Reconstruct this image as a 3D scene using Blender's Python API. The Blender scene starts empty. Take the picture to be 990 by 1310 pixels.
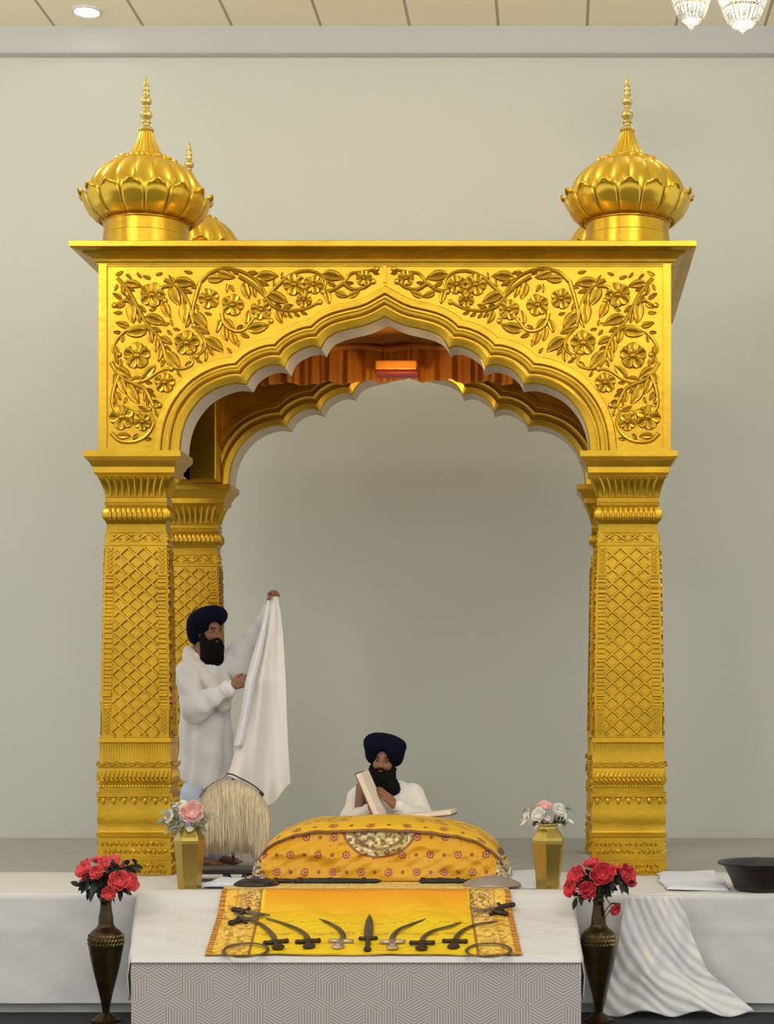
import bpy, bmesh, math, random
import numpy as np
from mathutils import Vector, Matrix
random.seed(7)
rng = np.random.RandomState(11)
PI = math.pi
SC = bpy.context.scene
COL = SC.collection

# ------------------------------------------------------------------ camera frame of reference
F = 2285.0            # focal length in pixels of the 990 px wide frame
D0 = 11.6             # distance from the camera to the front face of the pavilion
CX, CZ = 1.114, 1.807
ST = 0.692            # top of the stage floor
TOP = 0.70            # top of the white sheet on the stage

def W(px, py, d):
    return Vector((CX + (px - 712) * d / F, d - D0, CZ + (902 - py) * d / F))
def FX(px): return CX + (px - 712) * D0 / F
def FZ(py): return CZ + (902 - py) * D0 / F
S0 = D0 / F

# ------------------------------------------------------------------ materials
def new_mat(name):
    m = bpy.data.materials.new(name); m.use_nodes = True
    nt = m.node_tree
    b = nt.nodes['Principled BSDF']
    return m, nt, b

def setp(b, **kw):
    for k, v in kw.items():
        k = {'base': 'Base Color', 'rough': 'Roughness', 'metal': 'Metallic', 'spec': 'Specular IOR Level',
             'trans': 'Transmission Weight', 'sheen': 'Sheen Weight', 'alpha': 'Alpha', 'sub': 'Subsurface Weight',
             'emit': 'Emission Color', 'emits': 'Emission Strength', 'coat': 'Coat Weight', 'ior': 'IOR'}[k]
        if isinstance(v, (tuple, list)) and len(v) == 3: v = (*v, 1)
        b.inputs[k].default_value = v

def mat(name, base, rough=0.6, metal=0.0, var=0.12, scale=6.0, bump=0.0, bscale=60.0, stretch=(1, 1, 1), **kw):
    """principled with noise variation of the pigment and optional fine bump"""
    m, nt, b = new_mat(name)
    setp(b, base=base, rough=rough, metal=metal, **kw)
    tc = nt.nodes.new('ShaderNodeTexCoord')
    if var:
        mp = nt.nodes.new('ShaderNodeMapping'); mp.inputs['Scale'].default_value = stretch
        nt.links.new(tc.outputs['Object'], mp.inputs[0])
        n = nt.nodes.new('ShaderNodeTexNoise'); n.inputs['Scale'].default_value = scale; n.inputs['Detail'].default_value = 4
        nt.links.new(mp.outputs[0], n.inputs[0])
        r = nt.nodes.new('ShaderNodeValToRGB')
        lo = [max(0, c * (1 - var)) for c in base]; hi = [min(1, c * (1 + var)) for c in base]
        r.color_ramp.elements[0].color = (*lo, 1); r.color_ramp.elements[1].color = (*hi, 1)
        r.color_ramp.elements[0].position = .3; r.color_ramp.elements[1].position = .7
        nt.links.new(n.outputs[0], r.inputs[0]); nt.links.new(r.outputs[0], b.inputs['Base Color'])
    if bump:
        n2 = nt.nodes.new('ShaderNodeTexNoise'); n2.inputs['Scale'].default_value = bscale; n2.inputs['Detail'].default_value = 3
        nt.links.new(tc.outputs['Object'], n2.inputs[0])
        bp = nt.nodes.new('ShaderNodeBump'); bp.inputs['Strength'].default_value = bump; bp.inputs['Distance'].default_value = .01
        nt.links.new(n2.outputs[0], bp.inputs['Height']); nt.links.new(bp.outputs[0], b.inputs['Normal'])
    return m

def attr_mat(name, rough=0.6, metal=0.0, bump=0.15, bscale=250, **kw):
    """pigment from a colour attribute (embroidery pattern)"""
    m, nt, b = new_mat(name)
    setp(b, rough=rough, metal=metal, **kw)
    a = nt.nodes.new('ShaderNodeAttribute'); a.attribute_name = 'Pattern'
    nt.links.new(a.outputs['Color'], b.inputs['Base Color'])
    tc = nt.nodes.new('ShaderNodeTexCoord')
    n2 = nt.nodes.new('ShaderNodeTexNoise'); n2.inputs['Scale'].default_value = bscale
    nt.links.new(tc.outputs['Object'], n2.inputs[0])
    bp = nt.nodes.new('ShaderNodeBump'); bp.inputs['Strength'].default_value = bump; bp.inputs['Distance'].default_value = .005
    nt.links.new(n2.outputs[0], bp.inputs['Height']); nt.links.new(bp.outputs[0], b.inputs['Normal'])
    return m

GOLD_B = (0.56, 0.325, 0.020)
M = {}
M['gold'] = mat('gold_paint', GOLD_B, rough=.30, metal=.82, var=.12, scale=5, bump=.12, bscale=30)
M['gold_dome'] = mat('gold_dome_paint', (0.68, 0.44, 0.03), rough=.26, metal=.62, var=.06, scale=4)
M['gold_finial'] = mat('pale_gold_finial', (0.60, 0.46, 0.14), rough=.35, metal=.65, var=.1)
M['soffit'] = mat('cream_soffit', (0.62, 0.54, 0.42), rough=.7, var=.06)
M['wall'] = mat('wall_paint', (0.55, 0.56, 0.497), rough=.9, var=.02, scale=.5)
M['cove'] = mat('bulkhead_paint', (0.49, 0.49, 0.47), rough=.9, var=.03, scale=.5)
M['carpet'] = mat('stage_carpet', (0.40, 0.40, 0.365), rough=.95, var=.05, scale=3, bump=.2, bscale=200)
M['darkfloor'] = mat('dark_floor_carpet', (0.012, 0.013, 0.018), rough=.9, var=.3, scale=20)
M['white'] = mat('white_sheet', (0.64, 0.63, 0.61), rough=.85, var=.02, bump=.15, bscale=25)
M['white_b'] = mat('bluish_white_sheet', (0.66, 0.70, 0.80), rough=.85, var=.03)
M['skirt'] = mat('white_table_skirt', (0.56, 0.55, 0.54), rough=.9, var=.03, scale=3)
M['robe'] = mat('white_cotton_robe', (0.76, 0.755, 0.76), rough=.9, var=.03, bump=.1, bscale=80)
M['shawl'] = mat('ivory_shawl', (0.76, 0.72, 0.66), rough=.9, var=.04)
M['pale_blue'] = mat('pale_blue_cotton', (0.55, 0.67, 0.85), rough=.9, var=.04)
M['cloth'] = mat('ivory_cloth', (0.80, 0.76, 0.71), rough=.9, var=.03)
M['skin'] = mat('skin', (0.27, 0.115, 0.06), rough=.55, var=.08, scale=30)
M['navy'] = mat('navy_turban_cotton', (0.004, 0.0045, 0.016), rough=.9, var=.2, spec=.1)
M['beard'] = mat('black_hair', (0.004, 0.0035, 0.003), rough=.8, var=.3, scale=60, stretch=(4, 4, 1), spec=.15)
M['eye'] = mat('eye_white', (0.30, 0.25, 0.22), rough=.3, var=0)
M['iris'] = mat('dark_iris', (0.015, 0.008, 0.005), rough=.2, var=0)
M['orange'] = mat('orange_canopy_fabric', (0.58, 0.22, 0.016), rough=.6, var=.2, scale=4)
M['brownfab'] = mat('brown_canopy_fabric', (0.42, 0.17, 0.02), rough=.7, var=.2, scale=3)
M['lamp_orange'] = mat('amber_lantern', (0.75, 0.28, 0.02), rough=.4, var=.1)
M['lamp_red'] = mat('dark_red_base', (0.20, 0.015, 0.006), rough=.5, var=.1)
M['bronze'] = mat('dark_bronze', (0.055, 0.036, 0.013), rough=.32, metal=.8, var=.35, scale=14)
M['bronze_l'] = mat('engraved_brass', (0.30, 0.21, 0.08), rough=.35, metal=.8, var=.4, scale=40)
M['brass'] = mat('satin_brass', (0.46, 0.33, 0.075), rough=.27, metal=.85, var=.06)
M['red'] = mat('coral_red_petal', (0.76, 0.085, 0.085), rough=.6, var=.35, scale=25)
M['red2'] = mat('crimson_petal', (0.62, 0.035, 0.05), rough=.6, var=.35, scale=25)
M['pink'] = mat('blush_pink_petal', (0.85, 0.50, 0.45), rough=.6, var=.15, scale=25)
M['ivoryp'] = mat('ivory_petal', (0.80, 0.76, 0.66), rough=.6, var=.1, scale=25)
M['sage'] = mat('sage_leaf', (0.33, 0.34, 0.22), rough=.6, var=.3, scale=25)
M['darkleaf'] = mat('dark_green_leaf', (0.014, 0.020, 0.010), rough=.55, var=.4, scale=25)
M['stem'] = mat('green_stem', (0.05, 0.07, 0.02), rough=.6, var=.2)
M['steel'] = mat('aged_steel', (0.16, 0.13, 0.085), rough=.4, metal=.8, var=.3, scale=20)
M['hilt'] = mat('dark_hilt', (0.035, 0.02, 0.014), rough=.4, metal=.4, var=.3, scale=30)
M['silver'] = mat('tarnished_silver', (0.45, 0.36, 0.28), rough=.35, metal=.8, var=.4, scale=60)
M['black'] = mat('black_lacquer', (0.012, 0.012, 0.014), rough=.35, var=.2)
M['wood'] = mat('dark_wood', (0.022, 0.013, 0.009), rough=.5, var=.5, scale=9, stretch=(1, 1, 6))
M['hair'] = mat('cream_hair', (0.74, 0.62, 0.43), rough=.7, var=.16, scale=40, stretch=(1, 1, .06))
M['page'] = mat('cream_page', (0.78, 0.68, 0.55), rough=.8, var=.06)
M['cover'] = mat('brown_leather_cover', (0.24, 0.12, 0.07), rough=.6, var=.2)
M['paperw'] = mat('pale_wrapping_paper', (0.58, 0.53, 0.49), rough=.8, var=.02)
M['paperline'] = mat('taupe_printed_line', (0.20, 0.165, 0.15), rough=.8, var=0)
M['grey_metal'] = mat('grey_metal', (0.42, 0.38, 0.34), rough=.4, metal=.5, var=.1)
M['tulle'] = mat('white_tulle', (0.72, 0.71, 0.69), rough=.8, var=.03)
M['rumalla'] = attr_mat('embroidered_yellow_satin', rough=.5)
M['crystal'] = mat('crystal', (0.80, 0.78, 0.72), rough=.12, metal=0, var=0, trans=.55)
m, nt, b = new_mat('lit_lens'); setp(b, base=(1, 1, 1), emit=(1, .97, .92), emits=6); M['lens'] = m

# ------------------------------------------------------------------ mesh builder
class MB:
    def __init__(s): s.v = []; s.f = []; s.m = []; s.c = None
    def add(s, vs, fs, mi=0):
        o = len(s.v); s.v.extend([tuple(p) for p in vs]); s.f.extend([tuple(i + o for i in f) for f in fs]); s.m.extend([mi] * len(fs))
    def box(s, c, h, R=None, mi=0):
        c = Vector(c); vs = []
        for x in (-1, 1):
            for y in (-1, 1):
                for z in (-1, 1):
                    p = Vector((x * h[0], y * h[1], z * h[2]))
                    vs.append(c + (R @ p if R else p))
        s.add(vs, [(0, 1, 3, 2), (4, 6, 7, 5), (0, 4, 5, 1), (2, 3, 7, 6), (0, 2, 6, 4), (1, 5, 7, 3)], mi)
    def bbox(s, lo, hi, mi=0):
        s.box([(a + b) / 2 for a, b in zip(lo, hi)], [(b - a) / 2 for a, b in zip(lo, hi)], None, mi)
    def loops(s, rings, close=True, cap0=False, cap1=False, mi=0):
        n = len(rings[0]); o = []
        for r in rings: o.extend(r)
        fs = []
        for i in range(len(rings) - 1):
            for j in range(n if close else n - 1):
                k = (j + 1) % n
                fs.append((i * n + j, i * n + k, (i + 1) * n + k, (i + 1) * n + j))
        if cap0: fs.append(tuple(range(n - 1, -1, -1)))
        if cap1: fs.append(tuple((len(rings) - 1) * n + j for j in range(n)))
        s.add(o, fs, mi)
    def tube(s, pts, r, n=8, mi=0, flat=1.0, up=None):
        pts = [Vector(p) for p in pts]; rings = []
        prev = None
        for i, p in enumerate(pts):
            t = (pts[min(i + 1, len(pts) - 1)] - pts[max(i - 1, 0)])
            t = t.normalized() if t.length > 1e-9 else Vector((0, 0, 1))
            ref = up if up is not None else (prev if prev is not None else (Vector((0, 0, 1)) if abs(t.z) < .9 else Vector((0, 1, 0))))
            a = ref - t * ref.dot(t)
            if a.length < 1e-6: a = t.orthogonal()
            a.normalize(); prev = a
            b2 = t.cross(a)
            rr = r[i] if hasattr(r, '__len__') else r
            rings.append([p + (a * math.cos(2 * PI * k / n) * flat + b2 * math.sin(2 * PI * k / n)) * rr for k in range(n)])
        s.loops(rings, True, True, True, mi)
    def lathe(s, prof, c=(0, 0, 0), n=32, mi=0, rot=0, cap=True):
        c = Vector(c)
        rings = [[c + Vector((r * math.cos(rot + 2 * PI * k / n), r * math.sin(rot + 2 * PI * k / n), z)) for k in range(n)] for r, z in prof]
        s.loops(rings, True, cap, cap, mi)
    def ball(s, c, r, n=12, mi=0, m=8, R=None):
        c = Vector(c); rr = r if hasattr(r, '__len__') else (r, r, r)
        rings = []
        for i in range(m + 1):
            a = -PI / 2 + PI * i / m; a = max(min(a, PI / 2 - .06), -PI / 2 + .06)
            ring = []
            for k in range(n):
                p = Vector((rr[0] * math.cos(a) * math.cos(2 * PI * k / n), rr[1] * math.cos(a) * math.sin(2 * PI * k / n), rr[2] * math.sin(a)))
                ring.append(c + (R @ p if R else p))
            rings.append(ring)
        s.loops(rings, True, True, True, mi)
    def grid(s, fn, nu, nv, mi=0, wrap=False):
        vs = [fn(i / nu, j / nv) for j in range(nv + 1) for i in range(nu + 1)]
        w = nu + 1
        fs = [(j * w + i, j * w + i + 1, (j + 1) * w + i + 1, (j + 1) * w + i) for j in range(nv) for i in range(nu)]
        s.add(vs, fs, mi)
    def arr(s, V, Q, mi=0):
        s.add(V.tolist(), Q.tolist(), mi)
    def xf(s, fn):
        s.v = [tuple(fn(Vector(p))) for p in s.v]; return s

def base_loc(o):
    p = Vector((0, 0, 0))
    while o is not None: p += o.location; o = o.parent
    return p

def obj(name, mb, mats, parent=None, smooth=True, angle=35, local=False, solid=0, bevel=0, colors=None, subd=0):
    """one mesh object; vertices are given in world space (local=False) and stored relative to the parent"""
    off = base_loc(parent) if (parent is not None and not local) else Vector((0, 0, 0))
    me = bpy.data.meshes.new(name)
    vs = [(x - off.x, y - off.y, z - off.z) for x, y, z in mb.v]
    me.from_pydata(vs, [], mb.f)
    if not isinstance(mats, (list, tuple)): mats = [mats]
    for m_ in mats: me.materials.append(m_)
    me.polygons.foreach_set('material_index', mb.m)
    me.update(); me.validate()
    if colors is not None:
        a = me.color_attributes.new('Pattern', 'FLOAT_COLOR', 'POINT')
        c4 = np.ones((len(me.vertices), 4), np.float32); c4[:, :3] = colors
        a.data.foreach_set('color', c4.ravel())
    bm = bmesh.new(); bm.from_mesh(me)
    bmesh.ops.recalc_face_normals(bm, faces=bm.faces)
    bm.to_mesh(me); bm.free()
    if smooth:
        me.polygons.foreach_set('use_smooth', [True] * len(me.polygons))
        if angle and angle < 180:
            me.set_sharp_from_angle(angle=math.radians(angle))
    o = bpy.data.objects.new(name, me); COL.objects.link(o)
    if parent is not None: o.parent = parent
    if bevel:
        md = o.modifiers.new('bevel', 'BEVEL'); md.width = bevel; md.segments = 2; md.limit_method = 'ANGLE'
    if solid:
        md = o.modifiers.new('solid', 'SOLIDIFY'); md.thickness = solid; md.offset = 0
    if subd:
        md = o.modifiers.new('subd', 'SUBSURF'); md.levels = subd; md.render_levels = subd
    return o

def tag(o, label=None, cat=None, group=None, kind=None):
    if label: o['label'] = label
    if cat: o['category'] = cat
    if group: o['group'] = group
    if kind: o['kind'] = kind
    return o

def thing(name, label, cat, loc=(0, 0, 0), rot=None, group=None):
    o = bpy.data.objects.new(name, None); COL.objects.link(o)
    o.empty_display_size = .1
    o.location = loc
    if rot is not None: o.rotation_euler = rot
    return tag(o, label, cat, group)

def copy_tree(o, parent=None):
    c = o.copy(); COL.objects.link(c)
    if parent is not None: c.parent = parent
    for ch in list(o.children): copy_tree(ch, c)
    return c

def catmull(pts, n):
    P = np.array(pts, float)
    P = np.vstack([2 * P[0] - P[1], P, 2 * P[-1] - P[-2]])
    out = []
    m_ = len(P) - 3
    for t in np.linspace(0, m_, n):
        i = min(int(t), m_ - 1); u = t - i
        a, b_, c, d = P[i:i + 4]
        out.append(.5 * (2 * b_ + (c - a) * u + (2 * a - 5 * b_ + 4 * c - d) * u * u + (3 * b_ - a - 3 * c + d) * u ** 3))
    return np.array(out)

# ------------------------------------------------------------------ implicit surfaces (one continuous skin for bodies and drapery)
class Field:
    def __init__(s, lo, hi, h):
        s.lo = np.array(lo, float); s.h = h
        s.n = np.ceil((np.array(hi, float) - s.lo) / h).astype(int) + 1
        s.F = np.full(s.n, 1.0, np.float32)
    def block(s, lo, hi):
        i0 = np.clip(np.floor((np.array(lo) - s.lo) / s.h).astype(int), 0, s.n - 1)
        i1 = np.clip(np.ceil((np.array(hi) - s.lo) / s.h).astype(int) + 1, 1, s.n)
        ax = [s.lo[k] + s.h * np.arange(i0[k], i1[k]) for k in range(3)]
        X, Y, Z = np.meshgrid(*ax, indexing='ij')
        return tuple(slice(i0[k], i1[k]) for k in range(3)), X.astype(np.float32), Y.astype(np.float32), Z.astype(np.float32)
    def put(s, fn, lo, hi, k=.015, sub=False):
        pad = k + 4 * s.h
        sl, X, Y, Z = s.block(np.array(lo) - pad, np.array(hi) + pad)
        if X.size == 0: return
        d = fn(X, Y, Z); a = s.F[sl]
        if sub:
            d = -d
            hh = np.clip(.5 - .5 * (a - d) / k, 0, 1)
            s.F[sl] = a * (1 - hh) + d * hh + k * hh * (1 - hh)
        else:
            hh = np.clip(.5 + .5 * (a - d) / k, 0, 1)
            s.F[sl] = a * (1 - hh) + d * hh - k * hh * (1 - hh)
    def cap(s, a, b, ra, rb=None, k=.015, sub=False, warp=None):
        a = np.array(a, float); b = np.array(b, float); rb = ra if rb is None else rb
        ab = b - a; L2 = max(ab @ ab, 1e-9)
        def fn(X, Y, Z):
            t = np.clip(((X - a[0]) * ab[0] + (Y - a[1]) * ab[1] + (Z - a[2]) * ab[2]) / L2, 0, 1)
            d = np.sqrt((X - a[0] - t * ab[0]) ** 2 + (Y - a[1] - t * ab[1]) ** 2 + (Z - a[2] - t * ab[2]) ** 2) - (ra + (rb - ra) * t)
            return d + (warp(X, Y, Z) if warp else 0)
        R = max(ra, rb)
        s.put(fn, np.minimum(a, b) - R, np.maximum(a, b) + R, k, sub)
    def ell(s, c, r, R=None, k=.015, sub=False, warp=None):
        c = np.array(c, float); r = np.array(r, float)
        Rm = np.array(R, float).T if R is not None else np.eye(3)   # world -> local
        def fn(X, Y, Z):
            x, y, z = X - c[0], Y - c[1], Z - c[2]
            u = Rm[0, 0] * x + Rm[0, 1] * y + Rm[0, 2] * z
            v = Rm[1, 0] * x + Rm[1, 1] * y + Rm[1, 2] * z
            w = Rm[2, 0] * x + Rm[2, 1] * y + Rm[2, 2] * z
            k0 = np.sqrt((u / r[0]) ** 2 + (v / r[1]) ** 2 + (w / r[2]) ** 2)
            k1 = np.sqrt((u / r[0] ** 2) ** 2 + (v / r[1] ** 2) ** 2 + (w / r[2] ** 2) ** 2) + 1e-6
            d = k0 * (k0 - 1) / k1
            return d + (warp(u, v, w) if warp else 0)
        m_ = r.max(); s.put(fn, c - m_, c + m_, k, sub)
    def mesh(s):
        Fd = s.F; ins = Fd < 0
        nx, ny, nz = Fd.shape
        cnt = np.zeros((nx - 1, ny - 1, nz - 1), np.int8)
        for dx in (0, 1):
            for dy in (0, 1):
                for dz in (0, 1):
                    cnt += ins[dx:nx - 1 + dx, dy:ny - 1 + dy, dz:nz - 1 + dz]
        act = (cnt > 0) & (cnt < 8)
        ci = np.argwhere(act)
        idx = np.full(act.shape, -1, np.int64); idx[act] = np.arange(len(ci))
        acc = np.zeros((len(ci), 3)); num = np.zeros(len(ci))
        corners = [(a, b, c) for a in (0, 1) for b in (0, 1) for c in (0, 1)]
        for c0 in corners:
            for ax in range(3):
                if c0[ax]: continue
                c1 = list(c0); c1[ax] = 1
                f0 = Fd[ci[:, 0] + c0[0], ci[:, 1] + c0[1], ci[:, 2] + c0[2]]
                f1 = Fd[ci[:, 0] + c1[0], ci[:, 1] + c1[1], ci[:, 2] + c1[2]]
                mk = (f0 < 0) != (f1 < 0)
                t = np.where(mk, f0 / np.where(f0 - f1 == 0, 1, f0 - f1), 0)
                p = np.tile(np.array(c0, float), (len(ci), 1)); p[:, ax] = t
                acc[mk] += p[mk]; num[mk] += 1
        V = s.lo + s.h * (ci + acc / num[:, None])
        quads = []
        for ax in range(3):
            a1, a2 = (ax + 1) % 3, (ax + 2) % 3
            sl0 = [slice(None)] * 3; sl1 = [slice(None)] * 3
            sl0[ax] = slice(0, -1); sl1[ax] = slice(1, None)
            ch = ins[tuple(sl0)] != ins[tuple(sl1)]
            e = np.argwhere(ch)
            ok = (e[:, a1] > 0) & (e[:, a2] > 0) & (e[:, a1] < Fd.shape[a1] - 1) & (e[:, a2] < Fd.shape[a2] - 1)
            e = e[ok]
            q = []
            for o1, o2 in ((-1, -1), (0, -1), (0, 0), (-1, 0)):
                g = e.copy(); g[:, a1] += o1; g[:, a2] += o2
                q.append(idx[g[:, 0], g[:, 1], g[:, 2]])
            q = np.stack(q, 1)
            sg = ins[e[:, 0], e[:, 1], e[:, 2]]
            q[~sg] = q[~sg][:, ::-1]
            quads.append(q)
        Q = np.vstack(quads); Q = Q[(Q >= 0).all(1)]
        # one smoothing pass
        return V, Q
    def mb(s, smooth=1):
        V, Q = s.mesh()
        for _ in range(smooth):
            A = np.zeros_like(V); n = np.zeros(len(V))
            for a, b in ((0, 1), (1, 2), (2, 3), (3, 0)):
                np.add.at(A, Q[:, a], V[Q[:, b]]); np.add.at(n, Q[:, a], 1)
                np.add.at(A, Q[:, b], V[Q[:, a]]); np.add.at(n, Q[:, b], 1)
            V = .5 * V + .5 * A / np.maximum(n, 1)[:, None]
        mb = MB(); mb.arr(V, Q); return mb
# ================================================================== THE HALL
def struct(name, mb, m_, smooth=False, **kw):
    o = obj(name, mb, m_, None, smooth=smooth, **kw); o['kind'] = 'structure'; return o

YW = 15.0 - D0        # back wall
ZC = CZ + 869 * 14.9 / F
mb = MB(); mb.bbox((-9, YW, 0), (9, YW + .2, ZC + .1)); struct('wall_back', mb, M['wall'])
mb = MB(); mb.bbox((-9, -16, -.1), (9, YW + .2, 0)); struct('floor', mb, M['darkfloor'])
# ceiling of wide cream boards with shallow joints running towards the back wall
m, nt, b = new_mat('cream_ceiling_boards'); setp(b, rough=.85)
tc = nt.nodes.new('ShaderNodeTexCoord'); sp = nt.nodes.new('ShaderNodeSeparateXYZ'); nt.links.new(tc.outputs['Object'], sp.inputs[0])
pitch = 113.6 * 14.9 / F
x0 = CX + (183 - 712) * 14.9 / F
def mth(nt, op, a, b_=None):
    n = nt.nodes.new('ShaderNodeMath'); n.operation = op
    for i, q in enumerate((a, b_)):
        if q is None: continue
        if isinstance(q, (int, float)): n.inputs[i].default_value = q
        else: nt.links.new(q, n.inputs[i])
    return n.outputs[0]
t = mth(nt, 'DIVIDE', mth(nt, 'SUBTRACT', sp.outputs[0], x0 - pitch / 2 - 20 * pitch), pitch)
t = mth(nt, 'ABSOLUTE', mth(nt, 'SUBTRACT', mth(nt, 'FRACT', t), .5))
t = mth(nt, 'LESS_THAN', t, .017)
mx = nt.nodes.new('ShaderNodeMix'); mx.data_type = 'RGBA'
mx.inputs['A'].default_value = (.90, .83, .62, 1); mx.inputs['B'].default_value = (.42, .36, .24, 1)
nt.links.new(t, mx.inputs['Factor']); nt.links.new(mx.outputs['Result'], b.inputs['Base Color'])
M['ceil'] = m
mb = MB(); mb.bbox((-9, -16, ZC), (9, YW + .2, ZC + .1)); struct('ceiling', mb, M['ceil'])
zb_ = CZ + 834 * 14.9 / F
mb = MB()
prof = [(YW - .10, ZC), (YW - .10, zb_ + .05), (YW - .097, zb_ + .025), (YW - .085, zb_ + .008), (YW - .06, zb_), (YW, zb_ - .002)]
mb.loops([[(x, y, z) for y, z in prof] for x in (-9, 9)], close=False)
struct('trim_1', mb, M['cove'], smooth=True)
# stage with grey carpet
YE = 10.5 - D0        # front edge of the stage
mb = MB(); mb.bbox((-8.9, YE + .01, 0), (8.9, YW, ST)); struct('stage', mb, M['carpet'])

# recessed lamp in the ceiling
p = W(111, 13.5, (ZC - CZ) * F / 888.5); p.z = ZC
r_ = thing('ceiling_light', 'round white recessed lamp in the ceiling above the left dome', 'ceiling light', p)
mb = MB(); mb.lathe([(.12, 0), (.12, -.012), (.105, -.02), (.095, -.012), (.095, 0)], p, 32, cap=False); obj('trim_ring', mb, M['white'], r_)
mb = MB(); mb.lathe([(.095, -.002), (.085, -.014), (.05, -.02), (.004, -.021)], p, 32); obj('lens', mb, M['lens'], r_)

# crystal chandeliers
def chandelier(px, py, d, R, label):
    c = W(px, py, d)
    r = thing('chandelier', label, 'chandelier', c, group=None)
    mb = MB()
    mb.tube([c + Vector((0, 0, .32)), Vector((c.x, c.y, ZC))], .008, 8); mb.lathe([(.005, 0), (.06, -.005), (.05, -.03), (.01, -.05)], (c.x, c.y, ZC), 20)
    obj('rod', mb, M['brass'], r)
    for zr, rr, n in ((.30, R, 26), (.16, R * .72, 20)):
        mb = MB()
        mb.tube([c + Vector((rr * math.cos(a), rr * math.sin(a), zr)) for a in np.linspace(0, 2 * PI, 41)], .007, 6)
        obj('ring', mb, M['brass'], r)
        for k in range(n):
            a = 2 * PI * k / n; mb = MB(); line_ = []
            for q in range(9):                      # bead swags from the ring to the foot
                t = q / 8
                rad = rr * (1 - t * .45); zz = zr - (zr * .75) * t ** .7 * (1 if rr == R else .9)
                p = c + Vector((rad * math.cos(a), rad * math.sin(a), zz))
                mb.ball(p, (.0105, .0105, .016), 6, m=4); line_.append(p)
            mb.tube(line_, .003, 4); obj('crystal_strand', mb, M['crystal'], r)
    mb = MB(); mb.ball(c + Vector((0, 0, .03)), (.03, .03, .035), 12); mb.ball(c + Vector((0, 0, -.01)), .012, 8)
    obj('bottom_crystal', mb, M['crystal'], r)
    return r
chandelier(884, 36, 12.6, .15, 'crystal chandelier further left of the two at top right')
chandelier(950, 41, 12.4, .18, 'crystal chandelier nearest the top right corner of the photo')

# ================================================================== THE PAVILION
DP = 1.99                                  # depth of the pavilion
HW = 1.855                                 # half width of the entablature
ZB, ZT = FZ(578), FZ(338)
pav = thing('canopy_pavilion', 'tall carved golden canopy pavilion with domes, arches and four pillars on the stage', 'pavilion', (0, DP / 2, TOP))
G = M['gold']

# ---- scalloped arch, left half, photo pixels on the front plane
LOBES = [
    ([(231, 578), (234, 553), (243, 530), (260, 509), (280, 497), (300, 491.5), (316, 493)], 20),
    ([(316, 493), (321, 483), (331, 474), (345, 468), (357, 468), (365.5, 472)], 12),
    ([(365.5, 472), (370, 460), (380, 451), (394, 445), (404, 444), (411.5, 447)], 12),
    ([(411.5, 447), (418, 435), (430, 427), (447, 422), (465, 418), (480, 412.5), (492, 406)], 20)]
def arch_lobes(sx=1.0):
    out = []
    for pts, n in LOBES:
        c = catmull(pts, n)
        out.append(np.stack([FX(c[:, 0]) * sx, FZ(c[:, 1])], 1))
    return out
def seg_int(p, p2, q, q2):
    r = p2 - p; s_ = q2 - q; dn = r[0] * s_[1] - r[1] * s_[0]
    if abs(dn) < 1e-12: return None
    t = ((q - p)[0] * s_[1] - (q - p)[1] * s_[0]) / dn; u = ((q - p)[0] * r[1] - (q - p)[1] * r[0]) / dn
    if -1e-6 <= t <= 1 + 1e-6 and -1e-6 <= u <= 1 + 1e-6: return t, u
def resample(P, n):
    L = np.concatenate([[0], np.cumsum(np.linalg.norm(np.diff(P, axis=0), axis=1))])
    return np.stack([np.interp(np.linspace(0, L[-1], n), L, P[:, k]) for k in (0, 1)], 1)
def offset_ring(lobes, t):
    offs = []
    for P in lobes:
        T = np.gradient(P, axis=0); T /= np.linalg.norm(T, axis=1)[:, None]
        N = np.stack([-T[:, 1], T[:, 0]], 1)
        offs.append(P + N * t)
    # apex: extend to the axis
    a, b_ = offs[-1][-2], offs[-1][-1]
    k = (0 - b_[0]) / max(b_[0] - a[0], 1e-6)
    offs[-1] = np.vstack([offs[-1], b_ + (b_ - a) * k]) if t > 1e-6 else offs[-1]
    offs[0][0][1] = ZB
    for i in range(len(offs) - 1):
        A, B = offs[i], offs[i + 1]; hit = None
        if t > 1e-6:
            for ia in range(len(A) - 2, -1, -1):
                for ib in range(len(B) - 1):
                    h = seg_int(A[ia], A[ia + 1], B[ib], B[ib + 1])
                    if h: hit = (ia, ib, A[ia] + (A[ia + 1] - A[ia]) * h[0]); break
                if hit: break
        if hit:
            ia, ib, p = hit
            offs[i] = np.vstack([A[:ia + 1], p]); offs[i + 1] = np.vstack([p, B[ib + 1:]])
    pts = []
    for (_, n), o in zip(LOBES, offs):
        r = resample(o, n)
        pts.append(r if not pts else r[1:])
    return np.vstack(pts)

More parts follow.
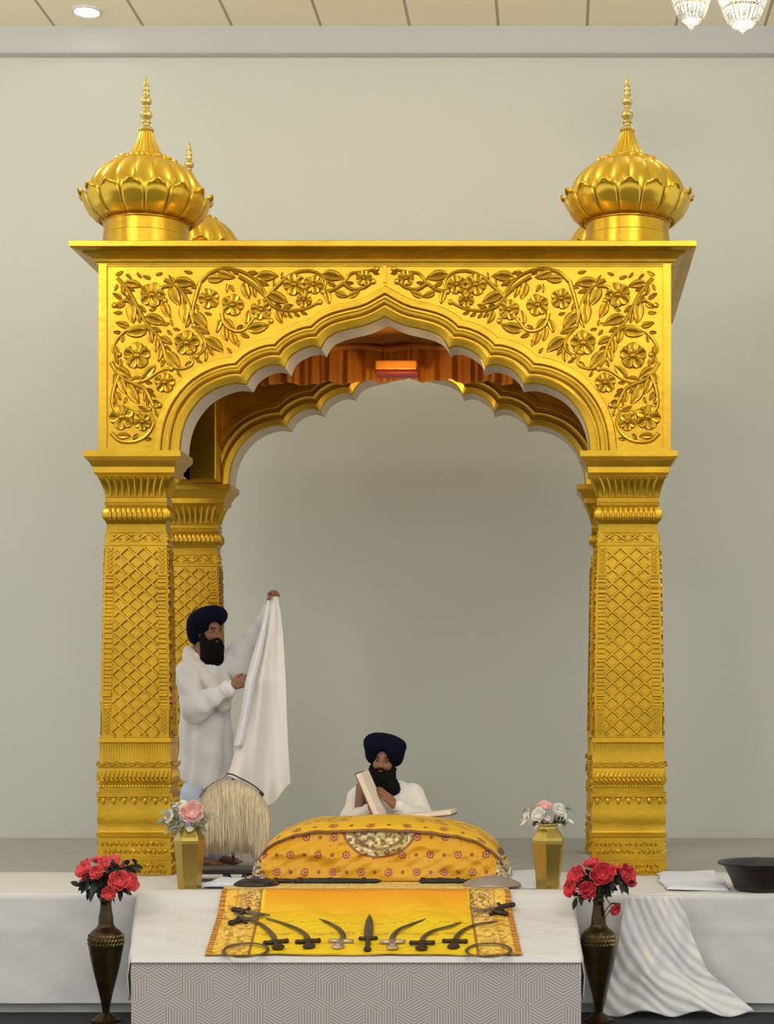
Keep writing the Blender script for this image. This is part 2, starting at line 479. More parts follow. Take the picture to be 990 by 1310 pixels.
RINGS = [(0, 0.0), (0.5, -.012), (1.5, -.020), (8.5, -.030), (10.5, -.026), (11.2, -.004), (13.2, -.004), (14, -.026), (16, -.036), (18.5, -.038),
         (21, -.030), (22, -.006), (24, -.006), (25, -.020), (26.5, -.026), (34, -.024), (35.5, 0.0)]
def panel(mapf, hw, th, sx=1.0, mould=True, relief=None, parent=None, name='arch_panel', back_mould=False):
    lob = arch_lobes(sx)
    mb = MB()
    k = S0 * (1.0 if sx > .8 else .62)
    rings = [(offset_ring(lob, t * k), v) for t, v in (RINGS if mould else [RINGS[0]])]
    full = []
    for P, v in rings:
        R = np.vstack([P, (P[:-1] * [-1, 1])[::-1]])
        full.append([mapf(p[0], p[1], v) for p in R])
    if mould: mb.loops(full, close=False)
    P = rings[-1][0]
    R = np.vstack([P, (P[:-1] * [-1, 1])[::-1]])
    def face(Rr, v):
        vs = [mapf(p[0], p[1], v) for p in Rr] + [mapf(hw, ZB, v), mapf(hw, ZT, v), mapf(-hw, ZT, v), mapf(-hw, ZB, v)]
        mb.add(vs, [tuple(range(len(vs)))])
    face(R, 0.0)
    P0 = rings[0][0]; R0 = np.vstack([P0, (P0[:-1] * [-1, 1])[::-1]])
    face(R0, th)
    mb.loops([[mapf(-hw, ZB, v), mapf(-hw, ZT, v), mapf(hw, ZT, v), mapf(hw, ZB, v)] for v in (0, th)], close=False)
    for s_ in (-1, 1):
        mb.loops([[mapf(s_ * hw, ZB, v), mapf(s_ * -R0[0][0], ZB, v)] for v in (0, th)], close=False)
    if relief: relief(mb, mapf, R)
    o = obj(name, mb, G, parent, smooth=True, angle=28)
    sf = MB(); sf.loops([[mapf(p[0], p[1], v) for p in R0] for v in (0.0, th)], close=False)
    obj('soffit', sf, M['soffit'], o, smooth=True, angle=40)
    return o

# ---- carved vines on the front panel
def leaf(mb, mapf, b, ang, L, wd, h=.016, curve=0.0, n=7, rnd=False):
    """pointed leaf with a raised midrib, in panel pixels"""
    rows = []
    for i in range(n + 1):
        t = i / n
        w = (wd * .5 * (math.sin(PI * t ** 1.5) ** .55 if rnd else math.sin(PI * t ** .8) ** .75)) if 0 < t < 1 else 0
        a = ang + curve * t
        cx = b[0] + L * t * math.cos(ang + curve * t * .5); cy = b[1] - L * t * math.sin(ang + curve * t * .5)
        nx, ny = math.sin(a), math.cos(a)
        row = []
        for s_, hh in ((-1, 0), (-.75, .85), (-.32, .75), (0, .35), (.32, .75), (.75, .85), (1, 0)):
            row.append(mapf(FX(cx + nx * w * s_), FZ(cy + ny * w * s_), -h * hh * (1 if 0 < t < 1 else .3)))
        rows.append(row)
    mb.loops(rows, close=False)
def blossom(mb, mapf, c, r, n=5, h=.022, rot=0):
    for k in range(n):
        a = rot + 2 * PI * k / n
        leaf(mb, mapf, (c[0] + .12 * r * math.cos(a), c[1] - .12 * r * math.sin(a)), a, r * .92, r * 1.05, h, rnd=True)
    p = mapf(FX(c[0]), FZ(c[1]), -.010)
    rings = []
    for q in range(5):
        a = PI / 2 * q / 4
        rr = r * .26 * math.cos(a) + .01
        rings.append([mapf(FX(c[0] + rr * math.cos(2 * PI * k / 12)), FZ(c[1] + rr * math.sin(2 * PI * k / 12)), -.012 - .018 * math.sin(a)) for k in range(12)])
    mb.loops(rings, True, False, True)
def vine(mb, mapf, pts, r0=3.0, r1=1.9, n=None, curl=True):
    n = n or max(8, int(len(pts) * 5))
    c = catmull(pts, n)
    path = [Vector(mapf(FX(p[0]), FZ(p[1]), -.003)) for p in c]
    rr = [S0 * (r0 + (r1 - r0) * i / (n - 1)) for i in range(n)]
    mb.tube(path, rr, 7)
    if curl: 
        mb.ball(path[-1], S0 * r1 * 2.0, 8, m=6)
    return c
def Z6(l): return [(130 + a / 4.95, 330 + b_ / 4.95) for a, b_ in l]
def Z7(l): return [(310 + a / 4.95, 330 + b_ / 4.95) for a, b_ in l]
VINES = [
    Z6([(90, 60), (100, 130), (170, 210), (225, 310), (280, 410), (350, 490), (390, 570), (405, 640), (445, 690), (510, 702), (575, 670), (560, 600)]),
    Z6([(330, 60), (400, 140), (490, 195), (545, 280), (570, 380), (590, 440), (640, 500), (655, 570), (600, 625)]),
    Z6([(640, 60), (625, 150), (595, 250), (575, 350), (585, 430)]),
    Z6([(630, 150), (690, 95), (770, 72), (860, 80), (940, 115), (1000, 170), (1040, 240), (1010, 300)]),
    Z6([(340, 480), (290, 445), (225, 437), (150, 465), (90, 530), (72, 590), (110, 612)]),
    Z6([(60, 660), (110, 740), (190, 790), (280, 772), (370, 715), (440, 702)]),
    Z6([(190, 790), (270, 830), (310, 900), (335, 945), (365, 935)]),
    Z6([(60, 1110), (120, 1160), (220, 1160), (295, 1115), (330, 1040), (300, 960)]),
    Z6([(110, 745), (80, 830), (70, 930), (110, 985), (180, 970), (230, 985)]),
    Z6([(760, 350), (780, 420), (840, 460), (900, 455), (940, 410), (990, 350)]),
    Z6([(230, 310), (150, 270), (80, 300)]),
    Z6([(500, 200), (440, 180), (380, 190), (365, 240), (400, 270)]),
    Z7([(-20, 120), (60, 170), (140, 240), (200, 310), (290, 335), (400, 322), (490, 280)]),
    Z7([(150, 250), (220, 180), (290, 120), (380, 85), (470, 95), (525, 150), (510, 215)]),
    Z7([(500, 215), (570, 205), (640, 160), (690, 100), (770, 90), (850, 70)]),
    Z7([(640, 165), (700, 200), (770, 190), (830, 150)]),
    Z7([(60, 300), (130, 340), (180, 400)]),
]
FLOWERS = [((230, 100), 15), ((320, 235), 17), ((540, 540), 17), ((225, 620), 18), ((130, 1010), 17), ((400, 790), 14), ((680, 260), 14), ((830, 300), 15), ((560, 100), 13),
           ((800, 560), 13), ((260, 1040), 12), ((90, 300), 11)]
FLOWERS = [(Z6([f])[0], r) for f, r in FLOWERS] + [(Z7([f])[0], r) for f, r in (((330, 170), 15), ((450, 170), 13), ((120, 330), 14), ((600, 115), 12), ((770, 130), 11), ((390, 265), 11))]

def relief_full(mb, mapf, R):
    rg = random.Random(5)
    outer = [(712 + (p[0] - CX) / S0, 902 - (p[1] - CZ) / S0) for p in R]      # arch moulding edge in panel pixels
    nR = len(outer) // 2
    L = outer[:nR + 1]
    xs = [p[0] for p in L]; ys = [p[1] for p in L]
    def ok(x, y, m_=2.5):
        if x < 140 + m_ or y < 343 + m_ or y > 571 - m_ or x > 488 - m_: return False
        yy = np.interp(x, xs, ys, left=1e9)
        if x < xs[0] + 1: return x < 200 - m_
        # distance test against the moulding
        return min((x - a) ** 2 + (y - b_) ** 2 for a, b_ in L[::2]) > (m_ + 2) ** 2 and y < yy
    occ = np.zeros((260, 380), bool)                         # 1 px cells from (130, 330)
    def cells(b, ang, Ln, wd):
        out = []
        for i in range(1, 9):
            t = i / 8
            w = wd * .5 * math.sin(PI * t)
            for s_ in (-.7, 0, .7):
                out.append((b[0] + Ln * t * math.cos(ang) + math.sin(ang) * w * s_, b[1] - Ln * t * math.sin(ang) + math.cos(ang) * w * s_))
        return out
    def free(cs):
        for x, y in cs:
            if not ok(x, y): return False
            if occ[int(y - 330), int(x - 130)]: return False
        return True
    def fill(cs, r=1):
        for x, y in cs:
            i, j = int(y - 330), int(x - 130)
            occ[max(i - r, 0):i + r + 1, max(j - r, 0):j + r + 1] = True
    half = MB(); stems = []
    for v in VINES:
        v = [p for p in v if ok(p[0], p[1], .5)]
        if len(v) < 3: continue
        c = vine(half, mapf, v); stems.append(c)
        fill([tuple(p) for p in c], 1)
    for c, r in FLOWERS:
        r = r * .95
        if not all(ok(c[0] + r * math.cos(a), c[1] + r * math.sin(a), 0) for a in np.linspace(0, 6, 9)):
            continue
        blossom(half, mapf, c, r, rot=rg.random() * 2)
        fill([(c[0] + q * math.cos(a), c[1] + q * math.sin(a)) for q in (2, r * .5, r * .95) for a in np.linspace(0, 6.28, 16)], 2)
    for c in stems:                                          # leaves growing from the stems
        sgn = 1
        for i in range(2, len(c) - 1, 2):
            T = c[i + 1] - c[i - 1]; a0 = math.atan2(-T[1], T[0])
            for sgn in ((sgn, -sgn)):
                for Ln in (30, 24, 19, 14, 10):
                    a = a0 + sgn * rg.uniform(.55, 1.0)
                    b = (c[i][0] + 3 * math.cos(a), c[i][1] - 3 * math.sin(a))
                    cs = cells(b, a, Ln, Ln * .52)
                    if free(cs[3:]):
                        leaf(half, mapf, b, a, Ln, Ln * .52, h=.019, curve=-sgn * .35); fill(cs); break
            sgn = -sgn
    for _ in range(6000):                                    # small leaves and buds in the gaps
        x, y = rg.uniform(142, 486), rg.uniform(345, 570)
        a = rg.uniform(0, 2 * PI); Ln = rg.choice((18, 15, 12, 10))
        cs = cells((x, y), a, Ln, Ln * .5)
        if free(cs):
            leaf(half, mapf, (x, y), a, Ln, Ln * .5, h=.014, curve=rg.uniform(-.5, .5)); fill(cs)
    mb.add(half.v, half.f)
    mb.add([(-x, y, z) for x, y, z in half.v], [f[::-1] for f in half.f])
    # raised margins
    for x0_, x1_ in ((127, 137), (848, 858)):
        mb.bbox((FX(x0_), -.016, ZB), (FX(x1_), .001, ZT))
    for x0_, x1_ in ((137, 199), (786, 848)):
        mb.bbox((FX(x0_), -.012, ZB), (FX(x1_), .001, FZ(573)))
    mb.bbox((FX(137), -.012, FZ(341)), (FX(848), .001, ZT))
    mb.bbox((FX(490), -.014, FZ(362)), (FX(494.5), .001, FZ(341)))

front = panel(lambda u, z, v: (u, v, z), HW, .26, relief=relief_full, parent=pav)
back = panel(lambda u, z, v: (u, DP - .26 + v, z), HW, .26, parent=pav)
hs = DP / 2 - .26
for s_ in (-1, 1):
    panel(lambda u, z, v, s_=s_: (s_ * (HW - .28 + v), DP / 2 + u, z), hs, .28, sx=.49, parent=pav)

for sx_ in (-1, 1):
    for y0_, y1_ in ((.262, .50), (DP - .50, DP - .262)):
        mb = MB(); mb.bbox((min(sx_ * 1.38, sx_ * (HW - .004)), y0_, ZB + .002), (max(sx_ * 1.38, sx_ * (HW - .004)), y1_, ZT - .02))
        obj('corner_post', mb, G, pav, smooth=False, bevel=.012)
# ---- cornice
mb = MB()
CP = [(0, ZT - .012), (.012, ZT - .012), (.016, ZT + .006), (.03, ZT + .010), (.034, ZT + .026), (.05, ZT + .036), (.075, ZT + .05), (.085, ZT + .05), (.09, ZT + .062),
      (.12, ZT + .066), (.132, ZT + .07), (.150, ZT + .074), (.155, ZT + .08), (.155, ZT + .112), (.15, ZT + .116), (0, ZT + .116), (-.3, ZT + .116)]
rings = [[(-HW - o, -o, z), (HW + o, -o, z), (HW + o, DP + o, z), (-HW - o, DP + o, z)] for o, z in CP]
mb.loops(rings, True, False, True)
obj('cornice', mb, G, pav, smooth=False)
ZR = ZT + .116

# ---- pillars
def zpy(py): return CZ + (902 - py) * D0 / F
BASE = [(1120, 47), (1101, 47), (1100.5, 48.8), (1096, 48.8), (1095.5, 46.8), (1072, 46.2), (1071, 48), (1069, 49), (1066, 49), (1065, 47), (1062, 46.2), (1052, 47.5), (1040, 47.3), (1030, 46.2),
        (1021, 46.5), (1019.5, 48.5), (1014, 48.5), (1013, 45.6), (1003, 45.6), (992, 47), (983, 46), (981, 47.2), (977, 47.2), (976, 45.6), (963, 44.2), (951, 45.0), (949.5, 46.5), (944, 46.2), (943, 43.2)]
SHAFT = [(943, 43.2), (697.5, 39.3)]
CAPI = [(697.5, 39.3), (697, 41), (694, 41), (693, 38.6), (670, 37.8), (668.5, 38.2), (665, 40), (660, 41.3), (653, 41), (648, 39.5), (646.5, 38), (645.5, 40), (642, 40.5), (641, 39.6), (636, 40), (634.5, 38.2), (625, 39.5),
        (616, 42.5), (610, 46.5), (606, 50.5), (605, 52), (598, 52), (597, 53.5), (592, 56), (587, 60.5), (585.5, 62), (578.2, 62)]
def pillar(cx, cy, parent):
    def hwf(py):
        return np.interp(-py, [-1120, -943, -697.5, -634], [47, 43.2, 39.3, 38.2])
    def sq(prof, mb):
        rings = []
        for py, h in prof:
            h = h * S0; hy = h - .12; z = zpy(py)
            rings.append([(cx - h, cy - hy, z), (cx + h, cy - hy, z), (cx + h, cy + hy, z), (cx - h, cy + hy, z)])
        mb.loops(rings, True, True, True)
    faces = []
    for q in range(4):
        faces.append(Matrix.Rotation(q * PI / 2, 3, 'Z'))
    def P(q, u, py, out, hw):
        """point on face q: u in pixels along the face, py height, out metres off the face"""
        h = hw * S0
        hy = h - .12
        v = Vector((u * S0, -hy - out, 0)) if q % 2 == 0 else Vector((u * S0 * hy / h, -h - out, 0))
        v = faces[q] @ v
        return Vector((cx + v.x, cy + v.y, zpy(py)))
    # shaft with trellis
    mb = MB(); sq(SHAFT, mb)
    px_, py_ = 20.6, 18.2
    for q in range(4):
        def bar(u0, a, u1, b_, w=2.0, h=.018):
            nseg = 1
            h0, h1 = hwf(a), hwf(b_)
            dx, dy = u1 - u0, b_ - a; L = math.hypot(dx, dy); nx, ny = -dy / L * w, dx / L * w
            k0, k1 = 1, 1
            rows = []
            for (u, y, hw) in ((u0, a, h0), (u1, b_, h1)):
                rows.append([P(q, u + nx, y + ny, -.001, hw), P(q, u + nx * .5, y + ny * .5, h, hw), P(q, u - nx * .5, y - ny * .5, h, hw), P(q, u - nx, y - ny, -.001, hw)])
            mb.loops(rows, False)
        ya, yb = 700, 941
        for sgn in (1, -1):
            k = -6
            for k in range(-6, 22):
                # line: y = ya + k*py_ + sgn*(u)*py_/px_
                sl = sgn * py_ / px_
                c = ya + 9 + k * py_
                lim = lambda y: hwf(y) - 12.5
                pts = []
                for u in np.linspace(-32, 32, 65):
                    y = c + sl * u
                    if ya < y < yb and abs(u) < lim(y): pts.append((u, y))
                if len(pts) > 4:
                    bar(pts[0][0], pts[0][1], pts[-1][0], pts[-1][1])
        for s_ in (-1, 1):                                       # reeded side borders
            def rib(y0, y1, out, wd=(-11.5, -1.2)):
                r = []
                for (y, o) in ((y0, -.001), (y0 + .25 * (y1 - y0), out), (y1 - .25 * (y1 - y0), out), (y1, -.001)):
                    hw = hwf(y)
                    r.append([P(q, s_ * (hw + wd[0]), y, o if o > 0 else -.001, hw), P(q, s_ * (hw + wd[1]), y, o if o > 0 else -.001, hw)])
                mb.loops(r, False)
                for e in (0, 1):
                    hw = hwf(y0)
                    mb.add([r[0][e], r[1][e], r[2][e], r[3][e]], [(0, 1, 2, 3)])
            rib(700, 941, .006, (-12, -11)); rib(700, 941, .006, (-1.5, -.3))
            for y0, y1, o in ((733, 737, .014), (739, 746, .009), (748, 751, .012), (752, 760, .016)): rib(y0, y1, o)
            y = 763
            while y < 884:
                g = 10 if y < 800 else (13 if y < 840 else 10)
                rib(y, y + g * .62, .011); y += g
            rib(886, 892, .018); rib(894, 900, .008); rib(901, 903.5, .012); rib(905, 907.5, .012)
            for y0 in list(np.arange(910, 940, 5.2)) + list(np.arange(702, 731, 5.4)):           # chevron leaves
                hw = hwf(y0); c = s_ * (hw - 6.3)
                for e in (-1, 1):
                    a = P(q, c + e * 4.6, y0 - 2.2, .002, hw); b_ = P(q, c, y0 + 2.4, .007, hw)
                    mb.tube([a, b_], [.004, .007], 6)
    shaft = obj('pillar', mb, G, parent, smooth=True, angle=30)
    # base
    mb = MB(); sq(BASE, mb)
    for q in range(4):
        for k in range(26):                                      # flutes
            u = -42.5 + 85 * (k + .5) / 26
            mb.tube([P(q, u, 952.5, 0, 45), P(q, u, 963, .001, 44.2), P(q, u, 974, 0, 45.5)], .0062, 6)
        n = 60
        mb.tube([P(q, -46 + 92 * i / n, 977.5 + 1.9 * math.sin(i / n * 2 * PI * 7), .006, 47.2) for i in range(n + 1)], .008, 6)
        for k in range(15):                                      # slanted leaves
            u = -40 + 80 * k / 14
            for (ya_, yb_, sg) in ((1001, 986, 1), (1003, 994, -1)):
                a = P(q, u - 3.2 * sg, ya_, .0, 46); b_ = P(q, u + 3.6 * sg, yb_, .002, 46.6)
                mb.tube([a, (a + b_) / 2 + faces[q] @ Vector((0, -.006, 0)), b_], [.004, .011, .003], 6)
        for k in range(24):
            mb.ball(P(q, -44 + 88 * k / 23, 1006, .001, 45.6), .007, 6, m=4)
        for k in range(7):                                       # drops under the bead
            u = -40 + 80 * k / 6
            mb.ball(P(q, u, 1025, .002, 46.3), (.012, .012, .024), 8, m=6)
            mb.ball(P(q, u + 6.6, 1022, .001, 46.5), (.008, .008, .012), 8, m=6)
        rg = random.Random(q)
        for ya_, yb_, nn in ((1074, 1094, 2), (1103, 1118, 2)):
            for r in range(nn):
                for k in range(13):
                    u = -42 + 84 * (k + .5 * (r % 2)) / 13
                    y = ya_ + (yb_ - ya_) * (r + .5) / nn
                    a = rg.uniform(.4, 2.6)
                    p0 = P(q, u - 4 * math.cos(a), y + 4 * math.sin(a), 0, 46.6); p1 = P(q, u + 4 * math.cos(a), y - 4 * math.sin(a), 0, 46.6)
                    mb.tube([p0, (p0 + p1) / 2 + faces[q] @ Vector((0, -.007, 0)), p1], [.004, .012, .004], 6)
    obj('pillar_base', mb, G, shaft, smooth=True, angle=30)
    # capital
    mb = MB(); sq(CAPI, mb)
    for q in range(4):
        for k in range(11):
            u = -36 + 72 * (k + .5) / 11
            mb.tube([P(q, u, 664, -.002, 40), P(q, u, 660, .004, 41), P(q, u, 654, .004, 41), P(q, u, 649, -.002, 39.6)], [.008, .012, .012, .008], 8)
        for k in range(9):
            u = -36 + 72 * (k + .5) / 9
            mb.tube([P(q, u, 633, .001, 38.4), P(q, u, 625, .002, 39.5), P(q, u * 1.08, 616, .002, 42.5), P(q, u * 1.2, 609, .001, 47)], [.009, .013, .013, .006], 8)
        for a_, b_, c_, d_ in ((-35, 680, 35, 680), (-35, 693, 35, 693), (-35, 680, -35, 693), (35, 680, 35, 693)):
            mb.tube([P(q, a_, b_, .001, 38.3), P(q, c_, d_, .001, 38.5)], .005, 6)
        for k in range(4):
            u0 = -33 + 66 * k / 4; s_ = 1 if k % 2 == 0 else -1
            pts = [P(q, u0 + 16 * t, 686.5 + s_ * 4 * math.cos(PI * t), .002, 38.5) for t in np.linspace(0, 1, 9)]
            mb.tube(pts, [.005 + .006 * math.sin(PI * i / 8) for i in range(9)], 6)
            mb.ball(P(q, u0 + 5, 686.5 - s_ * 2.5, .002, 38.5), (.013, .008, .009), 8, m=5)
            mb.ball(P(q, u0 + 12, 686.5 + s_ * 2.5, .002, 38.5), (.013, .008, .009), 8, m=5)
    obj('capital', mb, G, shaft, smooth=True, angle=30)
    return shaft
PXL, PXR = FX(172), FX(804)
pillar(PXL, .12, pav); pillar(PXR, .12, pav)
pillar(PXL, DP - .12, pav); pillar(PXR, DP - .12, pav)

# ---- domes
def dome(x, y):
    k = (D0 + .3) / F; c = Vector((x, y, CZ + (902 - 308) * k))          # metres per photo pixel at the front domes
    # body, 16 gores
    prof = [(54, 21), (60, 24), (68, 33), (73, 45), (74, 56), (72, 66), (67, 76), (60, 85), (50, 93), (40, 98), (33, 101), (29, 103), (24, 107), (19, 114), (15, 121), (11.5, 129), (9, 137), (7.5, 141)]
    pr = catmull(prof, 50)
    n = 16; sub = 8; mb = MB(); rings = []
    for r, h in pr:
        amp = .075 if h < 100 else .10
        ring = []
        for i in range(n * sub):
            th = 2 * PI * i / (n * sub) + PI / n
            fct = 1 - amp * (1 - abs(math.sin(n * th / 2)) ** .55)
            ring.append(c + Vector((r * k * fct * math.cos(th), r * k * fct * math.sin(th), h * k)))
        rings.append(ring)
    mb.loops(rings, True, True, True)
    body = obj('dome', mb, M['gold_dome'], pav, smooth=True, angle=60)
    mb = MB(); mb.lathe([(54 * k, ZR - .01 - c.z), (54 * k, 3 * k), (53 * k, 4 * k), (53 * k, 18 * k), (55 * k, 19.5 * k), (55 * k, 22 * k), (50 * k, 23 * k)], c, 64)
    obj('drum', mb, G, body)
    mb = MB()
    for i in range(n):                                   # lotus petals with curled tips
        th0 = 2 * PI * i / n
        def pf(u, v, th0=th0):
            w = (PI / n) * (.97 - .10 * v if v < .72 else (.97 - .10 * v) * math.sqrt(max(0, 1 - ((v - .72) / .30) ** 2)))
            th = th0 + (2 * u - 1) * w
            h = 22 + 38 * v
            r = np.interp(h, [p_[1] for p_ in prof], [p_[0] for p_ in prof]) + 2.5 + 1.5 * v - 2.2 * abs(2 * u - 1) ** 2
            r += 3.0 * v
            if v > .8: r += 5.5 * ((v - .8) / .2) ** 1.5
            if v > .93: h -= 2.5 * (v - .93) / .07
            h -= 5.5 * abs(2 * u - 1) ** 2.2 * v
            return c + Vector((r * k * math.cos(th), r * k * math.sin(th), h * k))
        mb.grid(pf, 8, 14)
    obj('lotus_petals', mb, M['gold_dome'], body, solid=2.4 * k, smooth=True, angle=80)
    mb = MB()                                            # scalloped collar under the neck
    rings = []
    for r, h in ((26, 107), (31, 105.0), (37, 102.5), (41.5, 100.8), (42.5, 98.6), (40, 96.0), (32, 98)):
        ring = []
        for i in range(128):
            th = 2 * PI * i / 128; sc = 1 - (.15 * (1 - abs(math.sin(8 * th)) ** .7) if r > 33.5 else 0)
            ring.append(c + Vector((r * k * sc * math.cos(th), r * k * sc * math.sin(th), h * k)))
        rings.append(ring)
    mb.loops(rings, True); obj('collar', mb, M['gold_dome'], body)
    fp = [(9, 139), (10, 141), (9, 144), (6, 147), (4, 149), (4, 152), (6, 153), (6, 155), (4.2, 157), (5, 159), (7.3, 162), (7.9, 166), (6.5, 170), (4.2, 172), (3.6, 175), (4.4, 176), (4.4, 178), (3.4, 180), (6, 182.5),
          (7, 186), (6.2, 190), (3.6, 192), (3.2, 195), (4.4, 196), (4.4, 198), (3, 199), (3, 202), (4.2, 203), (4.2, 205), (2.6, 206), (2.6, 209), (3.6, 210), (3.3, 212), (2.6, 213), (2.8, 215), (1.8, 221), (.3, 226)]
    mb = MB(); mb.lathe([(r * k, (h - 17 + 1.2) * k if False else (141 + (h - 141) * .82) * k) for r, h in fp], c, 24)
    obj('finial', mb, M['gold_finial'], body, smooth=True, angle=50)
for yy in (.30, DP - .30):
    for xx in (-1.62, 1.585):
        dome(xx, yy)

# ---- canopy cloth under the roof
mb = MB()
zc = CZ + (902 - 447) * 13.3 / F
hx, y0c, y1c = HW - .30, .34, DP - .34
def cf(u, v):
    x = -hx + 2 * hx * u; y = y0c + (y1c - y0c) * v
    return (x, y, zc + .02 * math.sin(u * PI * 9) * math.sin(v * PI) + .10 * math.sin(v * PI) * math.sin(u * PI))
mb.grid(cf, 90, 30); obj('canopy_cloth', mb, M['brownfab'], pav, solid=.006)
mb = MB()
zv = CZ + (902 - 495) * 13.3 / F
def vf(u, v):
    x = -hx + 2 * hx * u
    f = .018 * math.sin(u * PI * 42) + .010 * math.sin(u * PI * 97 + 1)
    cen = math.exp(-((x - .08) / .55) ** 2)
    zb = zv + .03 * cen + .012 * math.sin(u * PI * 21)
    return (x, y1c - .05 + f * (1 + .6 * v), zc + (zb - zc) * v)
mb.grid(vf, 300, 14); obj('valance', mb, M['orange'], pav, solid=.004)
mb = MB()
mb.tube([(-hx + 2 * hx * u, y1c - .08 + .012 * math.sin(u * 60), zc - .012 + .01 * math.sin(u * PI * 12)) for u in np.linspace(0, 1, 120)], .022, 8)
obj('valance_hem', mb, M['orange'], pav)
for s_ in (-1, 1):
    mb = MB()
    def sf(u, v, s_=s_):
        y = y0c + (y1c - y0c) * u
        return (s_ * (hx - .04 + .016 * math.sin(u * PI * 24)), y, zc + (zv - zc) * v * (1 + .05 * math.sin(u * PI * 12)))
    mb.grid(sf, 130, 8); obj('valance', mb, M['brownfab'], pav, solid=.004)
# lantern hanging from the canopy
p = W(508, 472, 12.9)
lan = thing('hanging_lantern', 'amber box lantern with dark red base hanging under the canopy', 'lantern', p)
mb = MB(); mb.box(p + Vector((0, 0, .012)), (.15, .09, .036)); obj('shade', mb, M['lamp_orange'], lan, bevel=.012, smooth=False)
mb = MB(); mb.box(p + Vector((0, 0, -.036)), (.157, .096, .012)); obj('lantern_base', mb, M['lamp_red'], lan, bevel=.005, smooth=False)
for dx in (-.1, .1):
    mb = MB(); mb.tube([p + Vector((dx, 0, .04)), (p.x + dx, p.y, zc + .004)], .004, 6); obj('hanger', mb, M['lamp_red'], lan)
# ================================================================== SHEETS ON AND IN FRONT OF THE STAGE
def noise2(x, y, s=1.0, seed=0):
    return (math.sin(x * 3.1 * s + seed) * math.cos(y * 2.7 * s + seed * 1.7) + .5 * math.sin(x * 7.3 * s + y * 4.1 * s + seed * 2.3) + .25 * math.sin(x * 13.7 * s - y * 11.3 * s + seed)) / 1.75

# sheet over the front strip of the stage, falling to just above the floor
YB = .27
def sheet(u, v):
    x = -8.6 + 17.2 * u
    # path along v: back edge -> front edge -> down
    L1 = YB - YE; L2 = .64
    s = v * (L1 + L2)
    if s < L1:
        y = YB - s
        z = TOP + .004 * noise2(x, y, 3)
        if s < .04: z = ST + .003 + (TOP - ST - .003) * s / .04
        return (x, y, z)
    q = s - L1
    z = TOP - q
    y = YE - .012 - .008 * noise2(x, z * 2.5, 2.2, 3) * min(1, q / .1) - .012 * math.exp(-((q - .22) / .012) ** 2) * (1 if math.sin(x * 1.3) > -.6 else .2) - .03 * q
    return (x, y, z)
mb = MB(); mb.grid(sheet, 420, 70)
# keep the sheet off the floor of the stage below the pillars: thin
o = obj('platform_sheet', mb, M['white'], None, smooth=True, angle=180)
tag(o, 'long white sheet over the front of the stage, falling creased to the dark floor', 'sheet')

# ---- low table in front, wrapped in paper printed with hatched cubes
RL, RR = W(168, 1228, 9.5).x, W(743, 1228, 9.5).x
ZF = W(0, 1228, 9.5).z; YF = 9.5 - D0
BL, BR = W(181, 1150, 10.44).x, W(728, 1150, 10.44).x
tb = thing('low_table', 'low table front wrapped in pale paper printed with hatched cubes', 'table', ((RL + RR) / 2, YF + .4, 0))
mb = MB()
yb = YE - .06
def quadbox(z0, z1, y0, y1, inset=0):
    return [[(RL + inset, y0, z), (RR - inset, y0, z), (BR - inset, y1, z), (BL + inset, y1, z)] for z in (z0, z1)]
mb.loops(quadbox(.012, ZF - .012, YF + .004, yb), True, True, True)
obj('table_box', mb, M['paperw'], tb, smooth=False)
mb = MB()                                                     # printed paper with its line pattern on the front
y = YF
mb.add([(RL, y, .012), (RR, y, .012), (RR, y, ZF - .010), (RL, y, ZF - .010)], [(0, 1, 2, 3)], 0)
a = .102
def clip_line(p, q):
    # clip to the face
    t0, t1 = 0, 1; dx, dz = q[0] - p[0], q[1] - p[1]
    for pp, qq in ((-dx, p[0] - RL - .004), (dx, RR - .004 - p[0]), (-dz, p[1] - .016), (dz, ZF - .014 - p[1])):
        if abs(pp) < 1e-9:
            if qq < 0: return None
            continue
        r = qq / pp
        if pp < 0: t0 = max(t0, r)
        else: t1 = min(t1, r)
    if t0 >= t1: return None
    return (p[0] + dx * t0, p[1] + dz * t0), (p[0] + dx * t1, p[1] + dz * t1)
def line(p, q, w=.0017):
    c = clip_line(p, q)
    if not c: return
    (x0, z0), (x1, z1) = c
    L = math.hypot(x1 - x0, z1 - z0)
    if L < .004: return
    nx, nz = -(z1 - z0) / L * w / 1, (x1 - x0) / L * w
    yy = y - .0006
    mb.add([(x0 + nx, yy, z0 + nz), (x0 - nx, yy, z0 - nz), (x1 - nx, yy, z1 - nz), (x1 + nx, yy, z1 + nz)], [(0, 1, 2, 3)], 1)
e = [np.array((math.cos(PI / 6 + k * PI / 3), math.sin(PI / 6 + k * PI / 3))) * a for k in range(6)]
for j in range(-1, 6):
    for i in range(-1, 18):
        c = np.array((RL + (i + .5 * (j % 2)) * a * math.sqrt(3), ZF - .03 - j * a * 1.5))
        # three rhombi: hub c, arms 0,2,4 ; each hatched along one of its edges
        for k in (1, 3, 5):
            A, B = e[k], e[(k + 2) % 6]
            if ((i + 2 * j + k) // 1) % 2: A, B = B, A
            for q in range(6):
                s_ = (q + .5) / 6
                line(tuple(c + A * s_), tuple(c + A * s_ + B))
obj('printed_paper', mb, [M['paperw'], M['paperline']], tb, smooth=False)

